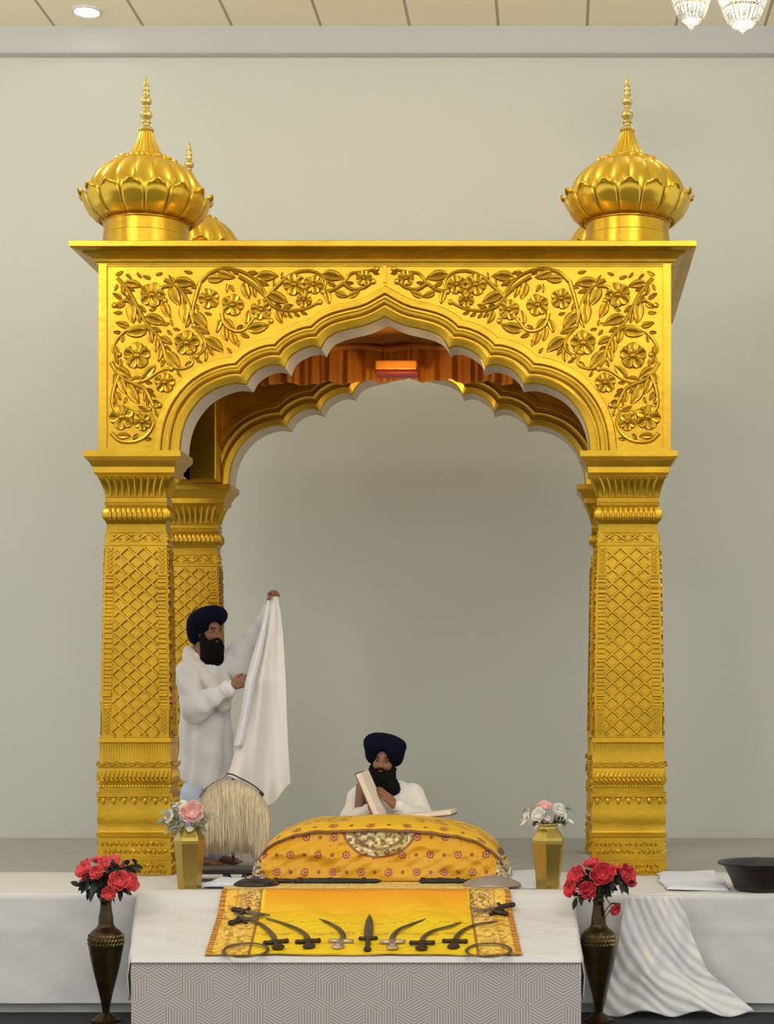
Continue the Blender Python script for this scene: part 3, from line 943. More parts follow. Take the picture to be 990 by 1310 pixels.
# ---- white sheet over that table, up onto the stage
def ramp_z(d):
    # profile of the covered table against distance
    return np.interp(d, [9.47, 9.5, 10.36, 10.46, 10.52], [ZF + .002, ZF + .010, .622, .70, TOP + .012])
def ramp(u, v):
    d = 9.488 + (10.60 - 9.488) * v
    xl = np.interp(d, [9.48, 9.5, 10.44, 10.6], [RL - .004, RL - .004, BL - .03, BL - .03]); xr = np.interp(d, [9.48, 9.5, 10.44, 10.6], [RR + .004, RR + .004, BR + .03, BR + .03])
    x = xl + (xr - xl) * u
    z = ramp_z(d) + .006 * noise2(x * 1.5, d * 4, 2.0, 5) * (1 if d < 10.4 else .15) * min(1, (d - 9.488) / .1)
    if d < 10.36: z += .012 * math.exp(-((u - .06 - .05 * v) / .012) ** 2) * min(1, (d - 9.488) / .3)
    if v < .02: z = ZF - .012
    edge = min(u, 1 - u)
    return (x, d - D0, z)
mb = MB(); mb.grid(ramp, 160, 80)
# side falls
for s_ in (0, 1):
    top = [Vector(ramp(s_, j / 40)) for j in range(2, 37)]
    ring2 = []
    for i, p in enumerate(top):
        ring2.append(p + Vector(((-1 if s_ == 0 else 1) * (.010 + .006 * math.sin(i * .9)), 0, -.22 - .05 * math.sin(i * .45))))
    mb.loops([top, [(p + q) / 2 + Vector(((-1 if s_ == 0 else 1) * .012, 0, 0)) for p, q in zip(top, ring2)], ring2], False)
o = obj('table_sheet', mb, M['white'], None, smooth=True, angle=60, solid=.004)
tag(o, 'white sheet draped over the low front table and up to the stage edge', 'sheet')

# ---- embroidered yellow cloth laid down the middle
RUG = {'bl': (262, 1225.5), 'br': (668, 1225.5), 'tl': (283, 1140), 'tr': (652, 1140)}
xbl, xbr = W(262, 0, 9.52).x, W(668, 0, 9.52).x
xtl, xtr = W(284, 0, 10.5).x, W(652, 0, 10.5).x
NU, NV = 520, 300
LD = 10.95 - 9.515
def rug_pos(u, v, lift=.007):
    d = 9.515 + LD * v
    t = (d - 9.52) / (10.5 - 9.52)
    xl = xbl + (xtl - xbl) * min(t, 1.25); xr = xbr + (xtr - xbr) * min(t, 1.25)
    x = xl + (xr - xl) * u
    z0 = ramp_z(d) if d < 10.6 else TOP + .012
    if 10.25 < d < 10.6: z0 = np.interp(d, [10.25, 10.46, 10.6], [ramp_z(10.25), .708, TOP + .012])
    x_ = x
    fold = .022 * math.exp(-((d - 10.28) / .15) ** 2) * math.sin(x_ * 9 + d * 6) if .1 < u < .9 else 0
    z = z0 + lift + .006 * noise2(x * 1.5, d * 4, 2.0, 5) * (1 if d < 10.3 else 0) + .004 + max(fold, -.003)
    return (x, d - D0, z)
mb = MB(); mb.grid(lambda u, v: rug_pos(u, v), NU, NV)
uu, vv = np.meshgrid(np.linspace(0, 1, NU + 1), np.linspace(0, 1, NV + 1))
X = (uu * 1.69).ravel(); Y = (vv * LD).ravel()        # metres across / up the cloth
def hash2(ix, iy, s=0):
    v = np.sin(ix * 127.1 + iy * 311.7 + s * 74.7) * 43758.5453
    return v - np.floor(v)
def vnoise(x, y, s=0):
    ix, iy = np.floor(x), np.floor(y); fx, fy = x - ix, y - iy
    fx = fx * fx * (3 - 2 * fx); fy = fy * fy * (3 - 2 * fy)
    return (hash2(ix, iy, s) * (1 - fx) + hash2(ix + 1, iy, s) * fx) * (1 - fy) + (hash2(ix, iy + 1, s) * (1 - fx) + hash2(ix + 1, iy + 1, s) * fx) * fy
def mixc(C, mask, col):
    mask = np.clip(mask, 0, 1)[:, None]; return C * (1 - mask) + np.array(col) * mask
YEL = (0.84, 0.58, 0.004); ORA = (0.80, 0.30, 0.006); GLD = (0.80, 0.46, 0.06); BRN = (0.20, 0.055, 0.012); PAL = (0.85, 0.68, 0.22)
C = np.tile(np.array(YEL), (X.size, 1))
# orange satin band near the top (a different cloth weave across the head of the cloth)
C = mixc(C, np.clip((Y - .58) / .38, 0, 1) * 1.0 * (X > .26) * (X < 1.44), ORA)
bord = (X < .24) | (X > 1.45)
C = mixc(C, bord * 1.0, (0.80, 0.47, 0.035))
n1 = vnoise(X * 90, Y * 90, 1); n2 = vnoise(X * 45, Y * 45, 2)
C = mixc(C, bord * (n1 > .62) * .75, PAL)
C = mixc(C, bord * (n2 > .66) * .5, BRN)
xe = np.minimum(X, 1.69 - X)
C = mixc(C, (xe < .035) * .8, (0.62, 0.22, 0.02)); C = mixc(C, (xe < .035) * (np.sin(Y * 150) > .3) * .7, BRN)
C = mixc(C, (np.abs(xe - .10) < .006) * .6, (0.55, 0.2, 0.02))
C = mixc(C, (np.abs(xe - .235) < .008) * .8, BRN)
inn = (xe > .115) & (xe < .235)
C = mixc(C, inn * (Y > .55) * (vnoise(X * 90, Y * 90, 5) > .56) * .7, BRN)
C = mixc(C, inn * (Y > .55) * (vnoise(X * 130, Y * 130, 6) > .62) * .6, (0.82, 0.62, 0.30))
for yy, w in ((.19, .006), (.36, .008), (.56, .006)):         # thin embroidered bands
    wob = yy + .008 * np.sin(X * 60)
    C = mixc(C, (np.abs(Y - wob) < w) * (vnoise(X * 70, Y * 20, 3) > .40) * .75 * ~bord, (0.42, 0.18, 0.02))
C = mixc(C, (np.abs(Y - .36) < .03) * (np.abs((X * 11) % 1 - .5) < .28) * (np.abs(X - .845) < .55) * .35, (0.55, 0.25, 0.02))
C = mixc(C, (Y > 1.03) * 1.0, PAL); C = mixc(C, (Y > 1.03) * (vnoise(X * 80, Y * 120, 7) > .55) * .7, (0.45, 0.22, 0.05))
C = mixc(C, (np.abs(Y - 1.035) < .010) * .9, (0.42, 0.10, 0.01))
C = mixc(C, (Y < .02) * .6, BRN)
rug = obj('embroidered_cloth', mb, M['rumalla'], None, smooth=True, angle=180, colors=C)
tag(rug, 'flat yellow embroidered cloth with gold borders laid over the white front table', 'cloth')

# ---- swords, daggers and quoits laid out on it
def rug_at(px, py):
    """point and surface frame on the cloth under a photo pixel"""
    best = None
    for d in np.linspace(9.52, 10.9, 700):
        t = (d - 9.52) / (10.5 - 9.52)
        z0 = rug_pos(.5, (d - 9.515) / LD)[2]
        yy = 902 + (CZ - z0) * F / d
        e_ = abs(yy - py)
        if best is None or e_ < best[0]: best = (e_, d, z0)
    d, z0 = best[1], best[2]
    return Vector((CX + (px - 712) * d / F, d - D0, z0))
def sword(pts, label, w=.017, bend=None, hs=1.0, pale=False):
    P = [rug_at(*p) for p in pts]
    c = catmull([tuple(p) for p in P], 24)
    base = Vector(c[0])
    r = thing('curved_sword', label, 'sword', base, group='curved swords fanned out on the yellow cloth')
    mb = MB(); rows = []
    for i in range(24):
        t = i / 23
        T = Vector(c[min(i + 1, 23)] - c[max(i - 1, 0)]).normalized()
        nrm = Vector((0, -.24, .97)); sd = T.cross(nrm).normalized()
        ww = w * (1 - .25 * t) * (1 if t < .85 else max(.06, (1 - t) / .15)); p = Vector(c[i]) + nrm * .010
        rows.append([p - sd * ww, p - nrm * .0 + nrm * .006, p + sd * ww, p - nrm * .005])
    mb.loops(rows, True, True, True); obj('blade', mb, M['steel'], r, angle=30)
    T = Vector(c[0] - c[2]).normalized(); nrm = Vector((0, -.24, .97)); sd = T.cross(nrm).normalized()
    hm = M['silver'] if pale else M['hilt']
    g = base + nrm * .014
    mb = MB(); mb.tube([g - sd * .055 * hs, g - sd * .02, g + sd * .02, g + sd * .055 * hs], [.011, .013, .013, .011], 8)
    mb.ball(g - sd * .058 * hs, .014, 8); mb.ball(g + sd * .058 * hs, .014, 8)
    mb.ball(g, (.024, .024, .016), 10); obj('guard', mb, hm, r)
    k_ = .085 * hs
    mb = MB(); mb.tube([g, g + T * .3 * k_, g + T * .6 * k_, g + T * k_], [.013, .019, .017, .012], 10); obj('grip', mb, hm, r)
    mb = MB(); R3 = Matrix((sd, nrm, T)).transposed()
    e = g + T * (k_ + .004)
    mb.ball(e, (.036 * hs, .014, .030 * hs), 14, R=R3); mb.ball(e + nrm * .012, (.016 * hs, .008, .014 * hs), 10, R=R3); obj('pommel', mb, hm, r)
    return r
sword([(353, 1208), (347, 1196), (333, 1184), (314, 1176), (300, 1170)], 'leftmost curved sword on the yellow cloth, tip under the dagger pair')
sword([(394, 1207), (391, 1198), (378, 1189), (352, 1180), (340, 1177)], 'second curved sword from the left on the yellow cloth, dark hilt')
sword([(436, 1207), (439, 1199), (433, 1190), (420, 1182), (408, 1178)], 'third curved sword from the left on the yellow cloth, with silvery hilt', pale=True)
sword([(502, 1208), (503, 1199), (512, 1190), (530, 1183), (545, 1178)], 'silver-hilted curved sword just right of the upright centre dagger', pale=True)
sword([(540, 1209), (542, 1201), (553, 1193), (574, 1187), (590, 1182)], 'curved sword second from the right on the yellow cloth, black hilt')
sword([(582, 1207), (585, 1199), (594, 1191), (612, 1184), (636, 1181)], 'rightmost curved sword on the yellow cloth, beside the right steel ring')
def dagger(p0, p1, label, w=.016, group='small straight daggers on the yellow cloth', name='dagger'):
    a, b = rug_at(*p0), rug_at(*p1)                     # hilt end, tip
    T = (b - a).normalized(); nrm = Vector((0, -.24, .97)); sd = T.cross(nrm).normalized(); L = (b - a).length
    r = thing(name, label, 'dagger', a, group=group)
    up = nrm * .012
    g = a + T * (.30 * L) + up
    mb = MB(); rows = []
    for t, ww in ((0, 1), (.4, 1.1), (.75, .8), (1, .05)):
        p = g + T * (.70 * L * t); rows.append([p - sd * w * ww, p + nrm * .006, p + sd * w * ww, p - nrm * .005])
    mb.loops(rows, True, True, True); obj('blade', mb, M['steel'], r, angle=30)
    mb = MB(); mb.tube([g - sd * .04, g + sd * .04], .010, 8); mb.ball(g - sd * .042, .012, 8); mb.ball(g + sd * .042, .012, 8); obj('guard', mb, M['hilt'], r)
    mb = MB(); mb.tube([a + up, a + T * .15 * L + up, g], [.012, .016, .012], 8); mb.ball(a + up, (.022, .022, .016), 10); obj('grip', mb, M['hilt'], r)
    return r
dagger((470, 1217), (473, 1172), 'upright broad dagger at the centre of the sword fan', w=.024, group=None)
dagger((300, 1166), (345, 1173), 'upper dagger of the crossed pair at top left of the yellow cloth')
dagger((296, 1183), (340, 1172), 'lower dagger of the crossed pair at top left of the yellow cloth')
dagger((655, 1160), (606, 1168), 'thin dagger at top right of the yellow cloth, near the border', w=.009)
dagger((646, 1171), (600, 1163), 'second dagger crossed at top right of the yellow cloth', w=.009)
for px, lab in ((314, 'thin steel ring on the cloth left of the sword hilts'), (625, 'thin steel ring on the cloth right of the sword hilts')):
    c = rug_at(px, 1219 if px < 400 else 1219)
    r = thing('steel_quoit', lab, 'ring', c)
    mb = MB(); rows = []
    for i in range(48):
        a_ = 2 * PI * i / 48; ring = []
        for q, h in ((-.010, .010), (0, .017), (.010, .010), (0, .006)):
            rr = .118 + q
            x_, y_ = rr * math.cos(a_), rr * math.sin(a_) * .97
            # follow the slope of the cloth
            ring.append(c + Vector((x_, y_, h + .004 + y_ * (ramp_z(10.2) - ramp_z(9.6)) / .6)))
        rows.append(ring)
    rows.append(rows[0]); mb.loops(rows, True)
    o = obj('ring', mb, M['steel'], r)

# ================================================================== THE DRAPED ALTAR
AX = W(490, 0, 11.3).x
SIL = [(328, 1131), (331, 1118), (334, 1103), (341, 1088), (350, 1074), (364, 1063), (385, 1054), (410, 1049), (440, 1048), (470, 1047), (500, 1046), (530, 1048), (560, 1051), (590, 1056), (612, 1064), (630, 1077), (641, 1092), (648, 1107), (651, 1120), (653, 1131)]
dA = 11.35
sx_ = np.array([W(p[0], 0, dA).x for p in SIL]); sz_ = np.array([W(0, p[1], dA).z for p in SIL])
y0a, y1a = 10.98 - D0, 11.85 - D0
NU, NV = 460, 240
U = np.linspace(0, 1, NU + 1); V = np.linspace(0, 1, NV + 1)
xs = np.interp(U, np.linspace(0, 1, len(sx_)), catmull(np.stack([sx_, sz_], 1), len(sx_))[:, 0])
zs_top = np.interp(xs, sx_, sz_)
pts = []; PX = []; PZ = []; VV = []
for v in V:
    for i, u in enumerate(U):
        H = max(zs_top[i] - TOP - .012, .012)
        x = xs[i]
        # path: front foot -> front shoulder -> crest -> back foot
        if v < .55:
            t = v / .55; hh = H * .80 * t; y = y0a + .10 * t ** 1.6 + .05 * (1 - H / .44)
            # hanging wrinkles
            y -= .026 * noise2(x * 2.2, hh * 5, 1.6, 2) * math.sin(PI * t) + .012 * math.sin(x * 11 + hh * 34) * math.sin(PI * t) + .026 * math.exp(-((hh - .5 * H - .03 * math.sin(x * 6)) / .03) ** 2)
        elif v < .8:
            t = (v - .55) / .25; a_ = t * PI / 2
            hh = H * (.80 + .20 * math.sin(a_)); y = y0a + .10 + .05 * (1 - H / .44) + .34 * (1 - math.cos(a_))
            if t < .14: y -= .03 * math.sin(PI * t / .14); 
        else:
            t = (v - .8) / .2; hh = H * (1 - t ** 2); y = y0a + .44 + .05 * (1 - H / .44) + (y1a - y0a - .44) * math.sqrt(t)
        z = TOP + .024 + hh + .005 * noise2(x * 3, y * 5, 2, 9) * min(1, hh / .1)
        pts.append((x, y, z))
        PX.append((u - .5) * 1.62); PZ.append(v); VV.append(hh)
mb = MB(); w_ = NU + 1
mb.add(pts, [(j * w_ + i, j * w_ + i + 1, (j + 1) * w_ + i + 1, (j + 1) * w_ + i) for j in range(NV) for i in range(NU)])
P = np.array(pts); X = P[:, 0] - AX; Zf = P[:, 2] - TOP; Vv = np.array(PZ)
YL2 = (0.74, 0.36, 0.006)
C = np.tile(np.array(YL2), (len(P), 1))
front_m = Vv < .555
# flower medallions, staggered rows
def motifs(C, gx, gz, offx, offz, px_, pz_, mask, big=.024):
    ix = np.floor((gx - offx) / px_); iz = np.floor((gz - offz) / pz_)
    lx = (gx - offx) - (ix + .5) * px_; lz = (gz - offz) - (iz + .5) * pz_
    ph = (ix % 2)
    R_ = np.where(ph == 0, big, big * .5)
    sh = np.where(iz % 2 == 0, 0, px_ * .0)
    r = np.sqrt(lx ** 2 + lz ** 2); th = np.arctan2(lz, lx)
    rim = R_ * (1 + .12 * np.cos(th * 7))
    C = mixc(C, mask * (r < rim), (0.30, 0.075, 0.02))
    C = mixc(C, mask * (ph == 0) * (r < R_ * .62), (0.66, 0.30, 0.13))
    C = mixc(C, mask * (ph == 0) * (r < R_ * .34), (0.24, 0.05, 0.03))
    return C
row = np.floor((Zf - .025) / .105)
C = motifs(C, X + .045 * (row % 2) * 2, Zf, -.84, .025, .086, .105, front_m)
C = mixc(C, front_m * (hash2(np.floor(X * 130), np.floor(Zf * 130), 4) > .985) * .8, (0.35, 0.12, 0.02))
# strip above the fold
top_m = (Vv >= .575)
gz = (Vv - .575) * 1.1
C = mixc(C, top_m * 1.0, (0.80, 0.46, 0.008))
C = motifs(C, X, gz, -.81, .0, .115, .11, top_m * (Vv < .70), big=.028)
edge_b = (Vv > .69) & (Vv < .80)
C = mixc(C, edge_b * (vnoise(X * 40, Vv * 160, 2) > .5) * .75 * (np.abs(X) > .2), (0.32, 0.15, 0.03))
C = mixc(C, (Vv >= .553) & (Vv < .578), (0.17, 0.035, 0.008))
# central half-round medallion below the fold
r = np.sqrt((X / .225) ** 2 + ((Zf - .345) / .175) ** 2)
med = front_m * (r < 1)
mn = vnoise(X * 75, Zf * 75, 8)
C = mixc(C, med * 1.0, (0.22, 0.13, 0.05))
C = mixc(C, med * (mn > .45) * .9, (0.62, 0.46, 0.15)); C = mixc(C, med * (vnoise(X * 55, Zf * 55, 12) > .70) * .9, (0.80, 0.70, 0.42))
C = mixc(C, front_m * (np.abs(r - 1) < .04), (0.30, 0.10, 0.02))
C = mixc(C, med * (np.abs(r - .72) < .05) * .7, (0.16, 0.06, 0.02))
# beaded ends
ends = (np.abs(X) > .725)
C = mixc(C, ends * 1.0, (0.12, 0.065, 0.02)); C = mixc(C, ends * (vnoise(X * 85, Zf * 85 + Vv * 9, 3) > .52), (0.62, 0.48, 0.20)); C = mixc(C, ends * (vnoise(X * 60, Zf * 60, 13) > .72), (0.82, 0.75, 0.55))
C = mixc(C, (Zf < .022) * (Vv < .1) * .7, (0.5, 0.25, 0.05))
altar = obj('altar_drape', mb, M['rumalla'], None, smooth=True, angle=180, colors=C)
tag(altar, 'domed yellow drape with brown flower motifs and beaded ends, in front of the seated man', 'altar cloth')
mb = MB()                                                # beads sewn on the two ends
rg = random.Random(3)
cand = [i for i in range(len(pts)) if abs(X[i]) > .735 and Vv[i] < .66 and Zf[i] > .03]
for i in rg.sample(cand, 130):
    p = Vector(pts[i]); mb.ball(p + Vector((0, -.003, 0)), rg.uniform(.006, .011), 6, m=4)
obj('bead_trim', mb, M['silver'], altar)['kind'] = 'stuff'
mb = MB()
rows = [[Vector(pts[(int(.565 * NV) + dj) * w_ + i]) + Vector((0, -.012, .002)) for i in range(40, NU - 40, 4)] for dj in (-2,)]
mb.tube(rows[0], .007, 6)
obj('seam_cord', mb, M['cover'], altar)

# ---- things lying around the altar
def low_dome(px, py, d, R, H, label, mt, boss=True, name='round_shield'):
    c = W(px, py, d); c.z = TOP + .022
    r = thing(name, label, 'shield', c)
    mb = MB(); mb.lathe([(R, 0), (R * 1.02, .006), (R * .97, .014), (R * .8, H * .55), (R * .5, H * .85), (R * .2, H), (.004, H * 1.01)], c, 40); obj('bowl', mb, mt, r, angle=60)
    if boss:
        for k in range(4):
            mb = MB(); a_ = PI / 4 + k * PI / 2; mb.ball(c + Vector((R * .42 * math.cos(a_), R * .42 * math.sin(a_), H * .9)), (.018, .018, .010), 10); obj('boss', mb, M['silver'], r)
    return r
low_dome(328, 1135, 10.76, .135, .052, 'black round shield lying left of the draped altar foot', M['black'])
low_dome(629, 1134, 10.76, .175, .055, 'grey domed metal shield lying at the right foot of the altar', M['grey_metal'], boss=False)
def sheathed(x0, x1, py, label, d=10.86):
    a, b = W(x0, py, d), W(x1, py + .5, d); z = TOP + .038; a.z = z; b.z = z
    r = thing('sheathed_sword', label, 'sword', a, group='black sheathed swords before the altar')
    T = (b - a).normalized()
    mb = MB(); mb.tube([a, a + T * .02, a + (b - a) * .45, b - T * .03, b], [.008, .017, .019, .014, .005], 10); obj('scabbard', mb, M['black'], r)
    for t in (.08, .42, .8):
        mb = MB(); p = a + (b - a) * t; mb.tube([p - T * .012, p + T * .012], .022, 10); obj('fitting', mb, M['hilt'], r)
    g = b if x1 > x0 and x0 > 400 else a
    mb = MB(); s_ = 1 if g is b else -1
    mb.tube([g, g + T * s_ * .05, g + T * s_ * .10], [.012, .016, .014], 8); mb.ball(g + T * s_ * .105, .022, 10); mb.tube([g - Vector((0, .03, 0)), g + Vector((0, .03, 0))], .012, 8)
    obj('hilt', mb, M['hilt'], r)
    return r
sheathed(375, 488, 1128, 'black sheathed sword along the left half of the altar foot')
sheathed(536, 598, 1128, 'shorter black sheathed sword along the right half of the altar foot')
c = W(280, 1116, 11.3); c.z = TOP
r = thing('low_bench', 'long low black bench on the white sheet left of the draped altar', 'bench', c)
mb = MB(); x0, x1 = W(230, 0, 11.2).x, W(327, 0, 11.2).x
mb.bbox((x0, c.y - .16, TOP + .050), (x1, c.y + .1, TOP + .084)); obj('bench_top', mb, M['black'], r, smooth=False, bevel=.008)
for fx in (.06, .30, .42):
    mb = MB(); mb.lathe([(.024, 0), (.032, .01), (.030, .03), (.02, .052)], (x0 + fx, c.y - .13, TOP + .0), 14); obj('foot', mb, M['black'], r)
    if fx != .30:
        mb = MB(); mb.lathe([(.024, 0), (.032, .01), (.030, .03), (.02, .052)], (x0 + fx, c.y + .06, TOP + .0), 14); obj('foot', mb, M['black'], r)
def folded_sheet(x0, x1, py, d, depth, H, label, mt, seed):
    a, b = W(x0, py, d), W(x1, py, d)
    def fn(u, v):
        x = a.x + (b.x - a.x) * u; y = a.y + depth * v
        e_ = min(u, 1 - u, v, 1 - v)
        z = TOP + .010 + H * min(1, e_ / .12) ** .5 * (1 + .25 * noise2(x * 3, y * 3, 2.5, seed)) + .006 * math.sin(v * 9 + x * 5)
        return (x + .02 * noise2(y, x, 3, seed), y, z)
    mb = MB(); mb.grid(fn, 50, 26)
    lo = [(p[0], p[1], TOP + .008) for p in mb.v]
    n0 = len(mb.v)
    o = obj('folded_sheet', mb, mt, None, smooth=True, angle=180, solid=.006)
    return tag(o, label, 'sheet', 'bluish folded sheets on the stage')
folded_sheet(258, 326, 1138, 10.74, .35, .026, 'bluish white folded sheet between the left brass vase and the altar', M['white_b'], 1)
folded_sheet(648, 688, 1138, 10.75, .95, .022, 'bluish white folded sheet between the altar and the right brass vase', M['white_b'], 2)
folded_sheet(852, 934, 1141, 10.62, 1.1, .020, 'bluish white folded sheet between the right front pillar and the dark planter', M['white_b'], 3)

# ---- dark planter at the right
c = W(978, 1140, 10.68); c.z = TOP + .006
k = 10.68 / F
r = thing('planter_bowl', 'dark brown wide-rimmed planter standing on the stage at far right', 'planter', c)
mb = MB(); mb.lathe([(37 * k, 0), (39 * k, .01), (44 * k, 14 * k), (51 * k, 28 * k), (54 * k, 32 * k), (51 * k, 32 * k), (46 * k, 24 * k), (40 * k, 10 * k), (.01, 9 * k)], c, 56); obj('planter_body', mb, M['wood'], r, angle=40)
mb = MB(); mb.lathe([(54 * k, 31 * k), (60 * k, 32.5 * k), (60.5 * k, 35 * k), (58 * k, 36.2 * k), (52 * k, 35.5 * k), (51 * k, 31 * k)], c, 56, cap=False); obj('planter_rim', mb, M['black'], r, angle=40)
mb = MB(); mb.lathe([(.01, 26 * k), (20 * k, 27 * k), (49 * k, 25 * k)], c, 30, cap=False); obj('planter_soil', mb, M['wood'], r)

# ---- white tulle heaped in front of the stage at the right
def tul(u, v):
    a_ = u * PI
    px_l = np.interp(v, [0, .3, .6, 1], [800, 792, 782, 770]); px_r = np.interp(v, [0, .3, .6, 1], [872, 886, 905, 965])
    px = px_l + (px_r - px_l) * u
    py = np.interp(v, [0, .3, .6, 1], [1147, 1200, 1245, 1297])
    d = 10.36 - .10 * math.sin(a_) * v - .010 * math.sin(u * 13 + v * 4) * (.3 + v) * .5 - .03 * noise2(u * 1.6, v * 1.8, 2, 4)
    return W(px, py + 4 * math.sin(u * 17) * v, d)
mb = MB(); mb.grid(tul, 110, 60)
o = obj('tulle_swag', mb, M['tulle'], None, smooth=True, angle=180, solid=.003)
tag(o, 'gathered white tulle swag hanging from the stage edge behind the right bronze vase', 'tulle')
# ================================================================== VASES AND FLOWERS
def bronze_vase(px, d, label):
    k = d / F; c = W(px, 0, d); c.z = 0
    top = 1150
    zz = lambda py: CZ + (902 - py) * k
    zb = 0
    body = [(10.5, 1290), (7, 1280), (5.4, 1270), (4.6, 1258), (4.4, 1248), (5.2, 1238), (8, 1224), (12, 1208), (16, 1192), (19.5, 1175), (21.5, 1163), (22.4, 1156), (22.6, 1151), (21.6, 1146), (18, 1141), (13, 1137), (10.2, 1133), (9.4, 1127)]
    shift = 50
    r = thing('tall_vase', label, 'vase', c, group='tall dark bronze floor vases of flowers')
    pr = catmull([(a, -b) for a, b in body], 60)
    def Zs(py): return CZ + (902 - (py + shift)) * k
    mb = MB()
    mb.lathe([(19 * k, 0), (19 * k, .012), (15 * k, .02), (11 * k, .035)] + [(a * k, Zs(-b)) for a, b in pr if Zs(-b) > .05], c, 44)
    obj('vase_body', mb, M['bronze'], r, angle=50)
    nk = [(9.4, 1127), (9.0, 1122), (8.2, 1118), (7.4, 1112), (7.0, 1108)]
    mb = MB(); mb.lathe([(a * k, Zs(b)) for a, b in nk] + [(7.0 * k, Zs(1104)), (7.8 * k, Zs(1103)), (7.8 * k, Zs(1101)), (6.8 * k, Zs(1100)), (6.8 * k, Zs(1097)), (7.8 * k, Zs(1096)), (7.8 * k, Zs(1094)), (6.9 * k, Zs(1093)), (7.6 * k, Zs(1080)), (9 * k, Zs(1068)), (8.0 * k, Zs(1068)), (6 * k, Zs(1080))], c, 36)
    obj('neck', mb, M['bronze'], r, angle=50)
    mb = MB()
    for q in range(3):                                   # engraved shoulder band
        for i in range(30):
            a_ = 2 * PI * (i + .5 * (q % 2)) / 30
            py_ = 1146.5 + q * 5; rr = np.interp(py_, [1141, 1146, 1151, 1156, 1163], [18, 21.6, 22.6, 22.4, 21.5]) * k
            p = c + Vector((rr * math.cos(a_), rr * math.sin(a_), Zs(py_)))
            t = Vector((-math.sin(a_), math.cos(a_), .9))
            mb.tube([p - t * .008, p, p + t * .008], [.002, .005, .002], 5)
    obj('engraved_band', mb, M['bronze_l'], r)
    return c, Zs(1066)
def petal(mb, c, ax, az, R, wid, curl, n=5, mi=0):
    """cupped petal from c, opening direction ax, axis az"""
    ax = Vector(ax).normalized(); az = Vector(az).normalized(); sd = az.cross(ax).normalized()
    def fn(u, v):
        w = wid * math.sin(PI * (.14 + .62 * v)) ** .8 * (1 if v < .9 else .86)
        a_ = curl * v
        out = R * (math.sin(a_) / max(curl, .2)); up = R * ((1 - math.cos(a_)) / max(curl, .2))
        s_ = (2 * u - 1)
        return c + ax * (out - .25 * wid * s_ * s_ * (1 - .3 * v)) + sd * (s_ * w * .5) + az * (up + .02 * wid * math.sin(s_ * 9 + v * 4)) + az * (.18 * wid * s_ * s_)
    mb.grid(fn, 4, n)
def rand_perp(az):
    az = Vector(az).normalized(); a_ = az.orthogonal().normalized(); return a_, az.cross(a_).normalized()
def flower(name, pos, az, R, mats, label, cat, group, foot, seed, layers=((.35, 5, 1.55), (.65, 6, 1.35), (1.0, 8, 1.0)), leaves=2, leafmat='darkleaf', leafL=.07):
    rg = random.Random(seed)
    pos = Vector(pos); az = Vector(az).normalized()
    r = thing(name, label, cat, pos, group=group)
    a1, a2 = rand_perp(az)
    mb = MB()
    for li, (f, n, curl) in enumerate(layers):
        for k in range(n):
            t = 2 * PI * k / n + li * .5 + rg.uniform(-.12, .12)
            ax = a1 * math.cos(t) + a2 * math.sin(t)
            petal(mb, pos - az * R * .25, ax, az, R * (.75 + .45 * f) * rg.uniform(.9, 1.08), R * (.55 + .5 * f), curl * rg.uniform(.9, 1.1))
    obj('petals', mb, mats, r, angle=180, solid=.0015)
    mb = MB(); mb.ball(pos - az * R * .18, R * .26, 8); obj('heart', mb, mats, r)
    mb = MB()
    mid = (pos + Vector(foot)) / 2 + (pos - Vector(foot)).length * .12 * az
    pts_ = catmull([tuple(pos - az * R * .2), tuple(pos - az * R * .7), tuple(mid - az * .02), tuple(foot)], 12)
    mb.tube([Vector(p) for p in pts_], .0032, 6); obj('stem', mb, M['stem'], r)
    for q in range(leaves):
        mb = MB()
        b = Vector(pts_[5]) if q % 2 == 0 else Vector(pts_[3])
        t = rg.uniform(0, 6.28); dirv = (a1 * math.cos(t) + a2 * math.sin(t) - az * .25).normalized()
        sd = dirv.cross(Vector((0, 0, 1))).normalized(); L = leafL * rg.uniform(.8, 1.2)
        def lf(u, v):
            w = L * .42 * math.sin(PI * max(.02, min(.98, v))) ** .8
            s_ = 2 * u - 1
            return b + dirv * L * v + sd * s_ * w * .5 + Vector((0, 0, 1)) * (.10 * L * (abs(s_)) - .25 * L * v * v)
        mb.grid(lf, 4, 7); obj('leaf', mb, M[leafmat], r, angle=180, solid=.001)
    return r
def bouquet(px, d, cz_rim, c, blooms, mats, labels, group, seed, leafn=3):
    foot = Vector((c.x, c.y, cz_rim - .10))
    for i, (bx, by, bd, R, dirv) in enumerate(blooms):
        p = W(bx, by, d + bd)
        fl = foot + Vector((random.Random(seed + i).uniform(-.012, .012), random.Random(seed + i + 9).uniform(-.012, .012), 0))
        flower('peony', p, dirv, R, mats[i % len(mats)], labels[i], 'flower', group, fl, seed + i, leaves=leafn)
dV = 10.2
cL, rimL = bronze_vase(135.5, dV, 'dark bronze floor vase with coral peonies, left of the low table')
cR, rimR = bronze_vase(765.5, dV, 'dark bronze floor vase with crimson peonies, right of the low table')
bl = [(109, 1112, -.02, .062, (-.6, -.6, .5)), (141, 1106, .03, .066, (.0, -.5, .85)), (124, 1116, -.09, .045, (-.1, -.95, .3)), (159, 1117, .0, .055, (.5, -.4, .7)), (153, 1127, -.09, .062, (.2, -.9, .35)), (166, 1129, -.04, .055, (.8, -.55, .2)),
      (140, 1142, -.11, .045, (.1, -.95, -.1)), (128, 1102, .08, .055, (-.2, .2, 1)), (112, 1126, .04, .05, (-.7, .3, .3))]
